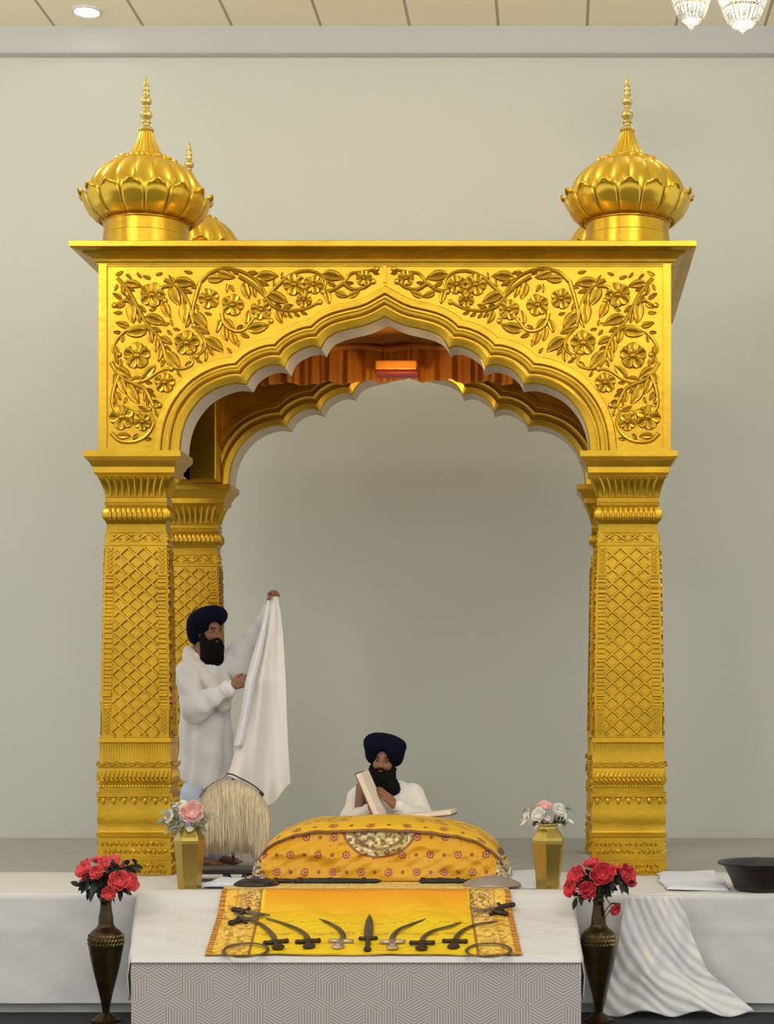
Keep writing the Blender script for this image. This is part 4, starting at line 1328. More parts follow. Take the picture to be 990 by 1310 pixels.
lb = ['coral peony at the far left of the left bouquet', 'coral peony at the upper middle of the left bouquet', 'small cupped coral peony facing front, second from left in the left bouquet', 'coral peony at the upper right of the left bouquet', 'large open coral peony right of centre in the left bouquet',
      'coral peony at the far right of the left bouquet', 'lowest small coral peony hanging over the left vase rim', 'coral peony at the back top of the left bouquet', 'coral peony half hidden behind the far left bloom of the left bouquet']
bouquet(135, dV, rimL, cL, bl, [M['red']], lb, 'coral peonies in the left bronze vase', 40)
bl = [(739, 1122, .0, .062, (-.6, -.6, .5)), (731, 1137, -.05, .055, (-.7, -.6, .2)), (771, 1119, -.08, .072, (.0, -.9, .4)), (757, 1106, .06, .055, (-.3, -.2, .9)), (801, 1121, -.02, .068, (.7, -.6, .4)), (787, 1113, .06, .055, (.3, .1, 1)),
      (752, 1139, -.09, .052, (-.2, -.9, .1)), (786, 1163, -.06, .036, (.5, -.8, -.3))]
lb = ['crimson peony at the upper left of the right bouquet', 'crimson peony at the lower far left of the right bouquet', 'large dark-hearted crimson peony at the centre of the right bouquet', 'crimson peony peeking out at the top of the right bouquet', 'full crimson peony at the far right of the right bouquet',
      'crimson peony at the back top right of the right bouquet', 'crimson peony low at the front of the right bouquet', 'small crimson peony hanging below the right bouquet']
bouquet(765, dV, rimR, cR, bl, [M['red2']], lb, 'crimson peonies in the right bronze vase', 70)

# leafy sprigs that fill the two bouquets
def sprig(base, tip, label, mt, n=9, L=.06, seed=0, group=None, wid=.45):
    rg = random.Random(seed); base, tip = Vector(base), Vector(tip)
    r = thing('leaf_sprig', label, 'foliage', base, group=group)
    mid = (base + tip) / 2 + Vector((0, 0, .03))
    c = catmull([tuple(base), tuple(mid), tuple(tip)], 14)
    mb = MB(); mb.tube([Vector(p) for p in c], .0025, 5); obj('stem', mb, mt, r)
    T = (tip - base).normalized()
    for k in range(n):
        i = 4 + int(9 * k / n); b = Vector(c[min(i, 13)])
        sd = T.cross(Vector((rg.uniform(-1, 1), rg.uniform(-1, 1), rg.uniform(-.3, 1)))).normalized() * (1 if k % 2 else -1)
        dv = (T * .6 + sd).normalized(); s2 = dv.cross(Vector((rg.uniform(-.5, .5), -1, rg.uniform(-.5, .5)))).normalized()
        Lk = L * rg.uniform(.7, 1.15)
        mb = MB()
        def lf(u, v):
            s_ = 2 * u - 1; w = Lk * wid * math.sin(PI * max(.02, min(.98, v))) ** .8
            return b + dv * Lk * v + s2 * s_ * w * .5 + Vector((0, 0, -.2 * Lk * v * v + .06 * Lk * abs(s_)))
        mb.grid(lf, 4, 6); obj('leaf', mb, mt, r, angle=180, solid=.001)
    return r
for (cc, rim, spots, side) in ((cL, rimL, [(100, 1137), (112, 1143), (124, 1146), (118, 1132), (160, 1143), (131, 1134), (150, 1110), (176, 1106), (146, 1137)], 'left'), (cR, rimR, [(796, 1132), (780, 1140), (745, 1128), (735, 1152), (806, 1134), (770, 1143), (752, 1150)], 'right')):
    whr = {'left': ['pointing out furthest left', 'drooping left over the rim', 'hanging just left of the neck', 'tucked behind the left blooms', 'on the right over the rim', 'in the dark middle', 'between the two top blooms', 'sticking up at the right', 'under the open right bloom'],
           'right': ['under the far right bloom', 'in the dark middle', 'between the left and centre blooms', 'drooping at the lower left', 'pointing out furthest right', 'low over the rim', 'under the front bloom']}[side]
    for i, (sx0, sy0) in enumerate(spots):
        sprig((cc.x, cc.y, rim - .06), W(sx0, sy0, dV - .03 + .05 * (i % 3 - 1)), 'dark green leaf sprig %s of the %s bouquet' % (whr[i], side), M['darkleaf'], seed=100 + i, n=12, L=.07, group='dark leaf sprigs in the %s bronze vase' % side)

# faceted brass vases on the stage edge
def brass_vase(px, label, sc, d=10.72, rot=0.25, h=84):
    k = d / F; c = W(px, 0, d); c.z = TOP + .006
    r = thing('faceted_vase', label, 'vase', c, group='faceted brass vases on the stage edge')
    pr = [(14.5, 0), (15.2, 1), (17, 25), (19, 45), (20.5, 58), (20.6, 62), (19.5, 66), (15, 73), (11.5, 77), (11, 80), (12.2, h), (10.5, h), (9, h - 8)]
    mb = MB(); mb.lathe([(a_ * k * sc, b_ * k) for a_, b_ in pr], c, 6, rot=rot); obj('vase_body', mb, M['brass'], r, smooth=False, bevel=.004)
    mb = MB()
    rings = [[c + Vector(((a_ * k * sc) * math.cos(rot + PI / 3 * q), (a_ * k * sc) * math.sin(rot + PI / 3 * q), b_ * k)) for q in range(6)] for a_, b_ in ((10.8, h - .5), (12.6, h - .5), (12.6, h + 1.2), (10.8, h + 1.2), (10.8, h - .5))]
    mb.loops(rings); obj('vase_rim', mb, M['brass'], r, smooth=False)
    return c, c.z + h * k
c1, z1 = brass_vase(242.5, 'faceted brass vase with a blush rose at the left of the stage edge', .98, h=72)
c2, z2 = brass_vase(701, 'faceted brass vase with white and pink blooms at the right of the stage edge', 1.08, h=82, rot=.42)
dB = 10.72
def small(px, py, bd, R, dv, mt, label, foot, seed, lv=1, group=None, name='rose', leafmat='sage'):
    return flower(name, W(px, py, dB + bd), dv, R, mt, label, 'flower', group, foot, seed, layers=((.3, 4, 1.6), (.6, 6, 1.4), (1.0, 7, 1.05)), leaves=lv, leafmat=leafmat, leafL=.05)
f1 = (c1.x, c1.y, z1 - .06); f2 = (c2.x, c2.y, z2 - .06)
small(246, 1040, -.05, .072, (.1, -.9, .4), M['pink'], 'large open blush rose in the left brass vase', f1, 1)
small(231, 1033, .02, .05, (-.3, -.5, .8), M['ivoryp'], 'cream rose behind the blush rose in the left brass vase', f1, 2)
small(218, 1045, -.02, .042, (-.6, -.7, .3), M['ivoryp'], 'small cream bloom among sage leaves at the left of the left brass vase', f1, 3, lv=3)
small(243, 1061, -.07, .018, (.1, -.9, .2), M['ivoryp'], 'tiny cream bud at the rim of the left brass vase', f1, 4, lv=1, name='flower_bud')
for i, (x_, y_, lab) in enumerate(((206, 1046, 'furthest left'), (213, 1034, 'at the upper left'), (211, 1062, 'drooping at the lower left'), (223, 1058, 'low beside the neck'), (268, 1040, 'at the right'), (258, 1060, 'under the blush rose'), (222, 1024, 'behind the cream rose'))):
    sprig((c1.x, c1.y, z1 - .05), W(x_, y_, dB - .04 + .03 * (i % 3)), 'sage green leaf sprig %s of the left brass vase' % lab, M['sage'], n=8, L=.055, seed=200 + i, group='sage sprigs in the left brass vase', wid=.5)
small(689, 1043, -.05, .046, (-.3, -.85, .4), M['ivoryp'], 'large white rose at the left of the right brass vase', f2, 5)
small(696, 1032, .0, .044, (0, -.6, .8), M['pink'], 'blush pink rose at the top of the right brass vase', f2, 6)
small(714, 1037, -.02, .046, (.4, -.8, .5), M['ivoryp'], 'large white rose at the right of the right brass vase', f2, 7)
small(676, 1040, .02, .026, (-.7, -.6, .3), M['ivoryp'], 'small cream bloom at the far left of the right brass vase', f2, 8)
small(701, 1047, -.08, .018, (0, -1, .1), M['ivoryp'], 'tiny white bud low at the front of the right brass vase', f2, 9, name='flower_bud')
for i, (x_, y_, lab) in enumerate(((666, 1049, 'furthest left'), (669, 1033, 'at the upper left'), (727, 1030, 'at the upper right'), (730, 1048, 'drooping at the right'), (724, 1058, 'hanging lowest at the right'))):
    sprig((c2.x, c2.y, z2 - .05), W(x_, y_, dB - .02), 'pale sage leaf sprig %s of the right brass vase' % lab, M['ivoryp'] if i in (0, 3) else M['sage'], n=7, L=.045, seed=300 + i, group='pale sprigs in the right brass vase', wid=.35)
sprig((c2.x, c2.y, z2 - .03), W(726, 1053, dB - .05), 'dark twig with leaves lying right across the right brass vase rim', M['darkleaf'], n=8, L=.035, seed=321)
sprig((c2.x, c2.y, z2 - .03), W(682, 1053, dB - .05), 'dark twig with leaves lying left across the right brass vase rim', M['darkleaf'], n=8, L=.035, seed=322)
# ================================================================== PEOPLE
def V3(*a): return Vector(a)
def rotm(fr, ang_axis=None): return fr
def frame(Fv, up=(0, 0, 1), roll=0.0):
    Fv = Vector(Fv).normalized(); U = Vector(up); U = (U - Fv * U.dot(Fv)).normalized()
    L = U.cross(Fv).normalized()
    if roll:
        R = Matrix.Rotation(roll, 3, Fv); U = R @ U; L = R @ L
    return Fv, L, U
def head(fd, c, Fv, L, U, neck):
    R = Matrix((Fv, L, U)).transposed()
    A = lambda f, l, u: c + Fv * f + L * l + U * u
    fd.ell(A(-.012, 0, .035), (.100, .078, .100), R, k=.02)
    fd.ell(A(.028, 0, -.030), (.066, .062, .085), R, k=.02)
    fd.cap(A(.060, -.018, -.094), A(.060, .018, -.094), .024, k=.025)
    fd.cap(A(.082, -.034, .024), A(.082, .034, .024), .011, k=.012)
    for s_ in (-1, 1):
        fd.ell(A(.062, s_ * .040, -.026), (.022, .022, .022), R, k=.02)
        fd.ell(A(.090, s_ * .033, .004), (.016, .017, .010), R, k=.008, sub=True)
        fd.ell(A(-.004, s_ * .077, -.010), (.020, .009, .031), R, k=.006)
        fd.ell(A(.006, s_ * .084, -.010), (.008, .005, .014), R, k=.004, sub=True)
        fd.ell(A(.096, s_ * .013, -.034), (.010, .009, .008), R, k=.006)
    fd.cap(A(.086, 0, .014), A(.110, 0, -.028), .0085, .013, k=.008)
    fd.cap(A(.090, -.018, -.056), A(.090, .018, -.056), .0075, k=.005)
    fd.cap(A(.087, -.014, -.067), A(.087, .014, -.067), .009, k=.005)
    fd.cap(A(-.02, 0, -.06), Vector(neck), .058, .062, k=.03)
def eyes(parent, c, Fv, L, U):
    R = Matrix((Fv, L, U)).transposed()
    for s_ in (-1, 1):
        mb = MB(); e = c + Fv * .0795 + L * s_ * .033 + U * .004
        mb.ball(e, (.0115, .014, .0068), 14, m=8, R=R); o = obj('eye', mb, M['eye'], parent)
        mb = MB(); mb.ball(e + Fv * .0075, (.0058, .0072, .0060), 12, m=6, R=R); obj('iris', mb, M['iris'], o)
        mb = MB(); mb.tube([c + Fv * .093 + L * s_ * .016 + U * .025, c + Fv * .092 + L * s_ * .034 + U * .031, c + Fv * .080 + L * s_ * .052 + U * .024], [.003, .005, .002], 6); obj('eyebrow', mb, M['beard'], parent)
def hand(fd, w, f, n, t, curl=(.3, .4, .3), sc=1.0, spread=.10, thumb_close=.3):
    """w wrist, f towards the fingers, n palm normal, t towards the thumb side"""
    w = Vector(w); f = Vector(f).normalized(); n = Vector(n); n = (n - f * n.dot(f)).normalized(); t0 = Vector(t)
    t = f.cross(n); t = t if t.dot(t0) > 0 else -t
    offs = (.030, .010, -.011, -.030); lens = (.073, .081, .075, .059); rad = (.0098, .0100, .0095, .0085); kn = (.086, .090, .086, .078)
    for o_, l, r, k_ in zip(offs, lens, rad, kn):
        kp = w + f * k_ * sc + t * o_ * sc
        fd.cap(w + t * o_ * .55 * sc + f * .008, kp, .016 * sc, .0125 * sc, k=.010)
        p = kp; ang = 0
        fdir = (f + t * spread * o_ / .03).normalized()
        for q, (fr, c_) in enumerate(zip((.45, .31, .24), curl)):
            ang += c_
            dv = fdir * math.cos(ang) + n * math.sin(ang)
            p2 = p + dv * l * fr * sc
            fd.cap(p, p2, r * sc * (1 - .1 * q), r * sc * (.9 - .1 * q), k=.003); p = p2
    b = w + f * .022 * sc + t * .026 * sc
    d1 = (f * .62 + t * .75 + n * (.25 + thumb_close)).normalized(); d2 = (f * .85 + t * (.35 - thumb_close) + n * (.3 + thumb_close)).normalized()
    m1 = b + d1 * .042 * sc; m2 = m1 + d2 * .036 * sc
    fd.cap(w + f * .01, b, .016 * sc, .016 * sc, k=.01); fd.cap(b, m1, .0155 * sc, .0125 * sc, k=.008); fd.cap(m1, m2, .0118 * sc, .0098 * sc, k=.003)

def folds(amp, fx, fz, ph=0):
    return lambda X, Y, Z: amp * (np.sin(X * fx + Z * fz + ph) * .6 + np.sin(Y * fx * 1.3 - Z * fz * .7 + ph * 2) * .4)

def turban(parent, c, Fv, L, U, parts, carve, wrap=1.0, seed=0, bound=.26):
    R = Matrix((Fv, L, U)).transposed(); A = lambda f, l, u: c + Fv * f + L * l + U * u
    fd = Field(c - V3(bound, bound, bound), c + V3(bound, bound, bound), .0045)
    def rip(u, v, w):
        # overlapping wound layers: ridges that rise from the ears to a peak over the brow
        s_ = w - .55 * np.abs(v) * wrap + .25 * u
        ph = (s_ / .021) % 1.0
        return -.0045 * ph + .002
    for (f, l, u, r, rot) in parts:
        Rm = R.copy()
        if rot: Rm = Matrix.Rotation(rot[1], 3, {'F': Fv, 'L': L, 'U': U}[rot[0]]) @ Rm
        fd.ell(A(f, l, u), r, Rm, k=.032, warp=rip)
    for (f, l, u, r, rot) in carve:
        Rm = R.copy()
        if rot: Rm = Matrix.Rotation(rot[1], 3, {'F': Fv, 'L': L, 'U': U}[rot[0]]) @ Rm
        fd.ell(A(f, l, u), r, Rm, k=.006, sub=True)
    return obj('turban', fd.mb(0), M['navy'], parent, angle=180)
def beard(parent, c, Fv, L, U, length, width, lean=0.0):
    A = lambda f, l, u: c + Fv * f + L * l + U * u
    lo = c - V3(.25, .25, .42); hi = c + V3(.25, .25, .08)
    fd = Field(lo, hi, .0045)
    def hairw(X, Y, Z):
        dx, dy, dz = X - c.x, Y - c.y, Z - c.z
        l = dx * L.x + dy * L.y + dz * L.z
        return .0030 * np.sin(l * 420 + 9 * np.sin(dz * 30)) + .002 * np.sin(l * 190 + dz * 40)
    for s_ in (-1, 1):
        fd.cap(A(.015, s_ * .072, .01), A(.026, s_ * .068, -.055), .010, .018, k=.02, warp=hairw)
        fd.cap(A(.024, s_ * .066, -.058), A(.055, s_ * .045, -.110), .022, .038, k=.03, warp=hairw)
        fd.cap(A(.050, s_ * .045 * width, -.10), A(.055, s_ * .05 * width + lean, -.10 - length * .55), .042, .045 * width, k=.03, warp=hairw)
        fd.cap(A(.055, s_ * .045 * width + lean, -.10 - length * .5), A(.05, s_ * .02 * width + lean, -.10 - length), .045 * width, .020, k=.03, warp=hairw)
        fd.cap(A(.104, s_ * .004, -.046), A(.088, s_ * .040, -.066), .0095, .012, k=.008, warp=hairw)
        fd.cap(A(.088, s_ * .040, -.066), A(.072, s_ * .052, -.098), .012, .02, k=.012, warp=hairw)
    fd.cap(A(.075, -.03, -.108), A(.075, .03, -.108), .030, k=.03, warp=hairw)
    fd.cap(A(.082, -.01, -.084), A(.082, .01, -.084), .012, k=.01, warp=hairw)
    fd.ell(A(.112, 0, -.0615), (.03, .021, .0075), Matrix((Fv, L, U)).transposed(), k=.003, sub=True)
    fd.cap(A(.075, 0, -.12), A(.06, lean, -.10 - length), .045, .03, k=.03, warp=hairw)
    return obj('beard', fd.mb(0), M['beard'], parent, angle=180)

# ------------------------------------------------------------------ the standing man
DM = 12.45
def J(px, py, dy=0.0): return W(px, py, DM + dy)
root = J(262, 1106, 0); root.z = ST
hc = J(266, 808, 0)
Fv, L, U = frame((.80, -.58, -.08))
man = None
fd = Field((hc.x - .42, DM - D0 - .52, ST - .01), (hc.x + .66, DM - D0 + .42, J(0, 735).z + .05), .0052)
neck = J(258, 846, .0)
head(fd, hc, Fv, L, U, neck)
# torso, legs
fd.cap(neck, J(260, 880, .01), .075, .125, k=.05)
fd.cap(J(242, 858, -.09), J(282, 852, .13), .060, k=.05)
fd.cap(J(260, 885, .01), J(262, 935, .02), .125, .115, k=.05)
fd.cap(J(262, 935, .02), J(262, 965, .02), .118, .128, k=.05)
ank = [(J(252, 1092, -.06), J(256, 968, -.03), J(251, 1028, -.07)), (J(278, 1092, .10), J(274, 968, .08), J(277, 1028, .08))]
for an, hip, kn in ank:
    fd.cap(hip, kn, .070, .054, k=.03); fd.cap(kn, an, .052, .038, k=.02)
    heel = Vector((an.x, an.y, ST + .040)); fd.cap(an, heel, .038, .036, k=.02)
    toe = heel + V3(.15, -.10, -.012)
    fd.cap(heel, toe, .036, .024, k=.02)
    for q in range(5):
        sd = V3(.55, .83, 0)
        fd.cap(toe + sd * (q - 2) * .014, toe + sd * (q - 2) * .015 + V3(.030, -.020, -.006) * (1.15 - .1 * q), .0105 - .0006 * q, k=.004)
# near arm
sh, el, wr = J(238, 866, -.12), J(250, 906, -.22), J(299, 877, -.27)
fd.cap(sh, el, .050, .042, k=.03); fd.cap(el, wr, .042, .029, k=.02)
hand(fd, wr, (.90, -.12, .36), (.10, .95, .05), (-.3, 0, 1), curl=(.95, 1.2, .8), thumb_close=.4)
# far arm
sh2, el2, wr2 = J(284, 850, .15), J(322, 822, .22), J(347, 775, .14)
fd.cap(sh2, el2, .050, .042, k=.03); fd.cap(el2, wr2, .042, .028, k=.02)
hand(fd, wr2, (.10, -.10, 1), (.75, -.65, 0), (-.4, -.9, .1), curl=(1.0, 1.2, .8), thumb_close=.45)
man = obj('person', fd.mb(1), M['skin'], None, angle=180)
# origin at the feet
def rebase(o, p):
    me = o.data; me.transform(Matrix.Translation(-Vector(p))); o.location = p
rebase(man, root)
tag(man, 'standing bearded man in white robe and navy turban, holding up a white cloth', 'person')
eyes(man, hc, Fv, L, U)
turban(man, hc, Fv, L, U,
       [(-.020, 0, .085, (.128, .120, .082), ('L', -.35)), (-.060, 0, .025, (.096, .112, .112), None), (-.075, 0, -.030, (.070, .095, .080), None),
        (.022, .012, .108, (.100, .106, .066), ('F', .18)), (.045, 0, .116, (.078, .090, .056), ('L', -.6)), (-.02, -.05, .055, (.105, .072, .085), ('L', -.5))],
       [(.115, 0, -.010, (.072, .080, .078), None), (.06, 0, -.10, (.10, .12, .075), None), (.105, -.02, .03, (.05, .06, .05), None)])
beard(man, hc, Fv, L, U, .155, .95)

# robe
rb = Field((hc.x - .45, DM - D0 - .52, ST + .08), (hc.x + .66, DM - D0 + .45, J(0, 755).z), .0075)
fw = folds(.011, 30, 26)
def skirt(X, Y, Z):
    zt = J(0, 905).z; zb2 = J(0, 992).z - np.clip(X - (hc.x - .22), 0, .5) * .45
    t = np.clip((zt - Z) / .72, 0, 1)
    cx = J(263, 0).x + (J(264, 0).x - J(263, 0).x) * t; cy = DM - D0 + .02
    a_ = .158 + .042 * t ** .8; b_ = .150 + .05 * t
    x, y = X - cx, Y - cy
    th = np.arctan2(y / b_, x / a_)
    r = np.sqrt((x / a_) ** 2 + (y / b_) ** 2)
    d = (r - 1) * np.minimum(a_, b_) + (.006 + .016 * t) * np.sin(th * 9 + 3 * t + np.sin(th * 3)) + .006 * np.sin(Z * 26 + th * 2)
    return np.maximum(d, np.maximum(zb2 - Z + .012 * np.sin(th * 4), Z - zt - .03))
rb.put(skirt, (hc.x - .30, DM - D0 - .28, J(0, 1040).z), (hc.x + .27, DM - D0 + .32, J(0, 896).z), k=.03)
rb.cap(J(258, 872, .01), J(262, 922, .02), .158, .155, k=.05, warp=fw)
rb.cap(J(240, 861, -.095), J(284, 853, .14), .080, .076, k=.05, warp=folds(.004, 30, 20))
rb.cap(J(252, 846, -.02), J(266, 850, .02), .072, .070, k=.03)
rb.cap(sh, el, .086, .082, k=.04, warp=folds(.014, 32, 45, 1)); rb.cap(el + V3(-.005, 0, -.015), el + (wr - el) * .30, .084, .074, k=.04, warp=folds(.015, 34, 44, 2)); rb.cap(el, wr - (wr - el) * .12, .076, .050, k=.03, warp=folds(.013, 46, 24, 4))
rb.cap(sh2, el2, .080, .072, k=.04, warp=folds(.008, 40, 30, 3)); rb.cap(el2, el2 + (wr2 - el2) * .86, .070, .044, k=.03, warp=folds(.008, 40, 40, 5))
rb.cap(el2 + V3(-.05, 0, -.05), J(305, 858, .14), .062, .075, k=.05, warp=folds(.010, 50, 10, 5))
rb.cap(J(258, 838, 0) + V3(0, -.01, 0), J(262, 828, 0), .050, .050, k=.01, sub=True)
# cuffs: let the hands out
robe = obj('robe', rb.mb(1), M['robe'], man, angle=180)
mb = MB(); T = (wr - el).normalized(); a_ = wr - T * .050
mb.tube([a_ - T * .028, a_ - T * .024, a_ + T * .014, a_ + T * .018], [.050, .054, .052, .046], 20); obj('cuff', mb, M['robe'], robe)
# shawl over the near shoulder and round the neck
sw = Field((hc.x - .3, DM - D0 - .42, J(0, 985).z), (hc.x + .3, DM - D0 + .3, hc.z), .006)
def strip(a, b, w1, w2, k=.02):
    a = a + V3(-.012, .028, -.012); b = b + V3(-.012, .028, -.012); sw.cap(a, b, w1 + .012, w2 + .012, k=k, warp=folds(.003, 70, 60, 2))
pts_ = [J(245, 832, .06), J(244, 838, -.05), J(253, 852, -.13), J(266, 868, -.165), J(280, 886, -.172), J(288, 900, -.165)]
for a, b in zip(pts_[:-1], pts_[1:]): strip(a, b, .040, .040)
pts_ = [J(245, 832, .06), J(262, 838, .12), J(279, 848, .07), J(288, 868, .0), J(292, 888, -.05)]
for a, b in zip(pts_[:-1], pts_[1:]): strip(a, b, .032, .032)
obj('shawl', sw.mb(1), M['shawl'], man, angle=180)
# pale blue trousers below the robe and the pale blue panel at its side slit
tr = Field((hc.x - .3, DM - D0 - .3, ST + .02), (hc.x + .32, DM - D0 + .35, J(0, 930).z), .007)
for an, hip, kn in ank:
    kn2 = kn + V3(-.022, -.035, 0); tr.cap(kn2 + V3(.02, .02, .13), kn2, .075, .105, k=.03, warp=folds(.009, 55, 14)); tr.cap(kn2, Vector((an.x - .01, an.y - .01, ST + .09)), .105, .082, k=.03, warp=folds(.009, 60, 18))
obj('trousers', tr.mb(1), M['pale_blue'], man, angle=180)

# ------------------------------------------------------------------ the white cloth he holds up
Lf = np.array([(347, 763), (342, 785), (335, 812), (325, 845), (318, 872), (313, 905), (305, 945), (296, 978), (291, 992)], float)
Rf = np.array([(355, 762), (359, 785), (362, 812), (364, 845), (365.5, 872), (366.5, 905), (368, 945), (370, 978), (372, 1000)], float)
def held(u, v):
    q = v * 8
    l = np.array([np.interp(q, range(9), Lf[:, k]) for k in (0, 1)]); r = np.array([np.interp(q, range(9), Rf[:, k]) for k in (0, 1)])
    p = l * (1 - u) + r * u
    if v > .8:
        p[1] += (v - .8) / .2 * 27 * math.exp(-((u - .66) / .22) ** 2) + (v - .8) / .2 * 8 * math.sin(u * PI)
    w = .010 + .055 * v
    # the cloth hangs forward of the robe: between the far hand above and the near hand
    dy = np.interp(q, [0, 2, 4, 8], [.10, -.02, -.30, -.36]) + (.22 * u - .0) * min(1, v * 2)
    dy += w * math.sin(u * 9 + v * 3) * .7 + w * .22 * math.sin(u * 19 - v * 4)
    return W(p[0], p[1], DM + dy)
mb = MB(); mb.grid(held, 70, 120)
o = obj('held_cloth', mb, M['cloth'], None, angle=180, solid=.004)
tag(o, 'long ivory white cloth hanging from the raised hand of the standing man', 'cloth')
# second layer of the same cloth doubled along its left edge
def held2(u, v):
    p = np.array([np.interp(v * 8, range(9), Lf[:, k]) for k in (0, 1)])
    x = p[0] - 3 + 13 * u * min(1, .25 + v * 2); y = 764 + (955 - 764) * v
    p = np.array((np.interp(y, Lf[:, 1], Lf[:, 0]) - 4 + (12 * u) * min(1, .2 + 2 * v), y))
    q = np.interp(y, Lf[:, 1], range(9))
    dy = np.interp(q, [0, 2, 4, 8], [.10, -.02, -.30, -.36]) - .045 * math.sin(PI * u) * min(1, v * 3) - .012
    return W(p[0], p[1], DM + dy)
mb = MB(); mb.grid(held2, 14, 60)
obj('folded_edge', mb, M['robe'], o, angle=180, solid=.004)

# ------------------------------------------------------------------ the seated man
DS = 12.12
def K(px, py, dy=0.0): return W(px, py, DS + dy)
hc2 = K(491.5, 973, 0)
F2, L2, U2 = frame((-.10, -.98, -.06), roll=-.10)
neck2 = K(494, 1010, .03)
fd = Field((hc2.x - .44, DS - D0 - .48, ST - .01), (hc2.x + .48, DS - D0 + .32, hc2.z + .2), .0052)
head(fd, hc2, F2, L2, U2, neck2)
fd.cap(neck2, K(494, 1035, .04), .075, .12, k=.05); fd.cap(K(462, 1020, .03), K(526, 1018, .03), .058, k=.05)
fd.cap(K(494, 1035, .04), K(494, 1090, .06), .125, .13, k=.05)
for s_ in (-1, 1):
    hip = K(494 + s_ * 18, 1096, .03); kn = K(494 + s_ * 58, 1100, -.14); ft = K(494 - s_ * 14, 1104, -.26)
    hip.z = ST + .11; kn.z = ST + .10; ft.z = ST + .055
    fd.cap(hip, kn, .085, .06, k=.03); fd.cap(kn, ft, .056, .036, k=.02); fd.cap(ft, ft + V3(-s_ * .11, -.03, -.01), .034, .022, k=.02)
# his left arm (viewer's right): hand raised, fingers up to the left
shl, ell_, wrl = K(529, 1018, .03), K(539, 1050, -.10), K(505, 1030, -.27)
fd.cap(shl, ell_, .048, .042, k=.03); fd.cap(ell_, wrl, .040, .027, k=.02)
hand(fd, wrl, (-.70, -.10, .70), (-.60, .55, -.55), (.2, .85, .5), curl=(.12, .12, .10), thumb_close=.1, spread=.06)
shr, elr, wrr = K(459, 1020, .03), K(449, 1052, -.08), K(472, 1036, -.24)
fd.cap(shr, elr, .048, .042, k=.03); fd.cap(elr, wrr, .040, .027, k=.02)
hand(fd, wrr, (.35, -.05, .93), (.80, .35, -.25), (-.1, -.9, .2), curl=(.25, .30, .2), thumb_close=.2, spread=.06)
man2 = obj('person', fd.mb(1), M['skin'], None, angle=180)
r2 = K(494, 0, .05); r2.z = ST; rebase(man2, r2)
tag(man2, 'bearded man in white shirt and navy turban seated behind the yellow altar drape, hand raised', 'person')
eyes(man2, hc2, F2, L2, U2)
turban(man2, hc2, F2, L2, U2,
       [(-.005, .0, .098, (.125, .128, .078), None), (-.03, 0, .040, (.105, .122, .095), None),
        (.020, .048, .078, (.098, .104, .066), ('F', .55)), (.020, -.048, .084, (.098, .108, .070), ('F', -.55)), (.0, -.070, .048, (.085, .055, .074), ('F', -.35)), (.0, .066, .045, (.080, .050, .072), ('F', .35)), (.01, -.01, .128, (.100, .115, .054), ('F', -.12))],
       [(.125, -.004, -.008, (.070, .062, .098), None), (.11, -.004, -.06, (.090, .082, .088), None), (.06, 0, -.12, (.12, .14, .07), None)])
beard(man2, hc2, F2, L2, U2, .150, 1.25, lean=.012)
rb = Field((hc2.x - .42, DS - D0 - .44, ST + .02), (hc2.x + .46, DS - D0 + .36, K(0, 996).z), .0065)
rb.cap(K(494, 1030, .04), K(494, 1088, .06), .152, .168, k=.05, warp=folds(.006, 40, 25))
rb.cap(K(463, 1019, .03), K(527, 1017, .03), .074, k=.05, warp=folds(.003, 30, 20)); rb.cap(K(480, 1008, .03), K(508, 1008, .03), .058, k=.04)
rb.cap(shl, ell_, .076, .078, k=.03, warp=folds(.008, 44, 38, 1)); rb.cap(ell_, wrl - (wrl - ell_) * .12, .074, .050, k=.03, warp=folds(.007, 60, 20, 2))
rb.cap(shr, elr, .076, .078, k=.03, warp=folds(.008, 44, 38, 4)); rb.cap(elr, wrr - (wrr - elr) * .10, .072, .046, k=.03, warp=folds(.007, 60, 20, 3))
for s_ in (-1, 1):
    hip = K(494 + s_ * 18, 1096, .03); kn = K(494 + s_ * 58, 1100, -.14); ft = K(494 - s_ * 4, 1104, -.22)
    hip.z = ST + .14; kn.z = ST + .125; ft.z = ST + .095
    rb.cap(hip, kn, .115, .085, k=.04, warp=folds(.006, 30, 30)); rb.cap(kn, ft, .082, .06, k=.04)
rb.cap(K(493, 1006, -.03), K(493, 998, -.02), .045, .055, k=.01, sub=True)
shirt = obj('shirt', rb.mb(1), M['shawl'], man2, angle=180)
mb = MB(); T = (wrl - ell_).normalized(); a_ = wrl - T * .045
mb.tube([a_ - T * .024, a_ - T * .020, a_ + T * .016, a_ + T * .020], [.046, .052, .050, .044], 20); obj('cuff', mb, M['shawl'], shirt)
# dark waistcoat edge at his right side
wc = Field((hc2.x - .36, DS - D0 - .36, K(0, 1080).z), (hc2.x, DS - D0 + .1, K(0, 990).z), .006)
wc.cap(K(461, 1006, -.07), K(460, 1050, -.16), .030, .040, k=.02); wc.cap(K(478, 1012, -.11), K(478, 1060, -.16), .035, .05, k=.02)
obj('waistcoat', wc.mb(1), M['cover'], man2, angle=180)

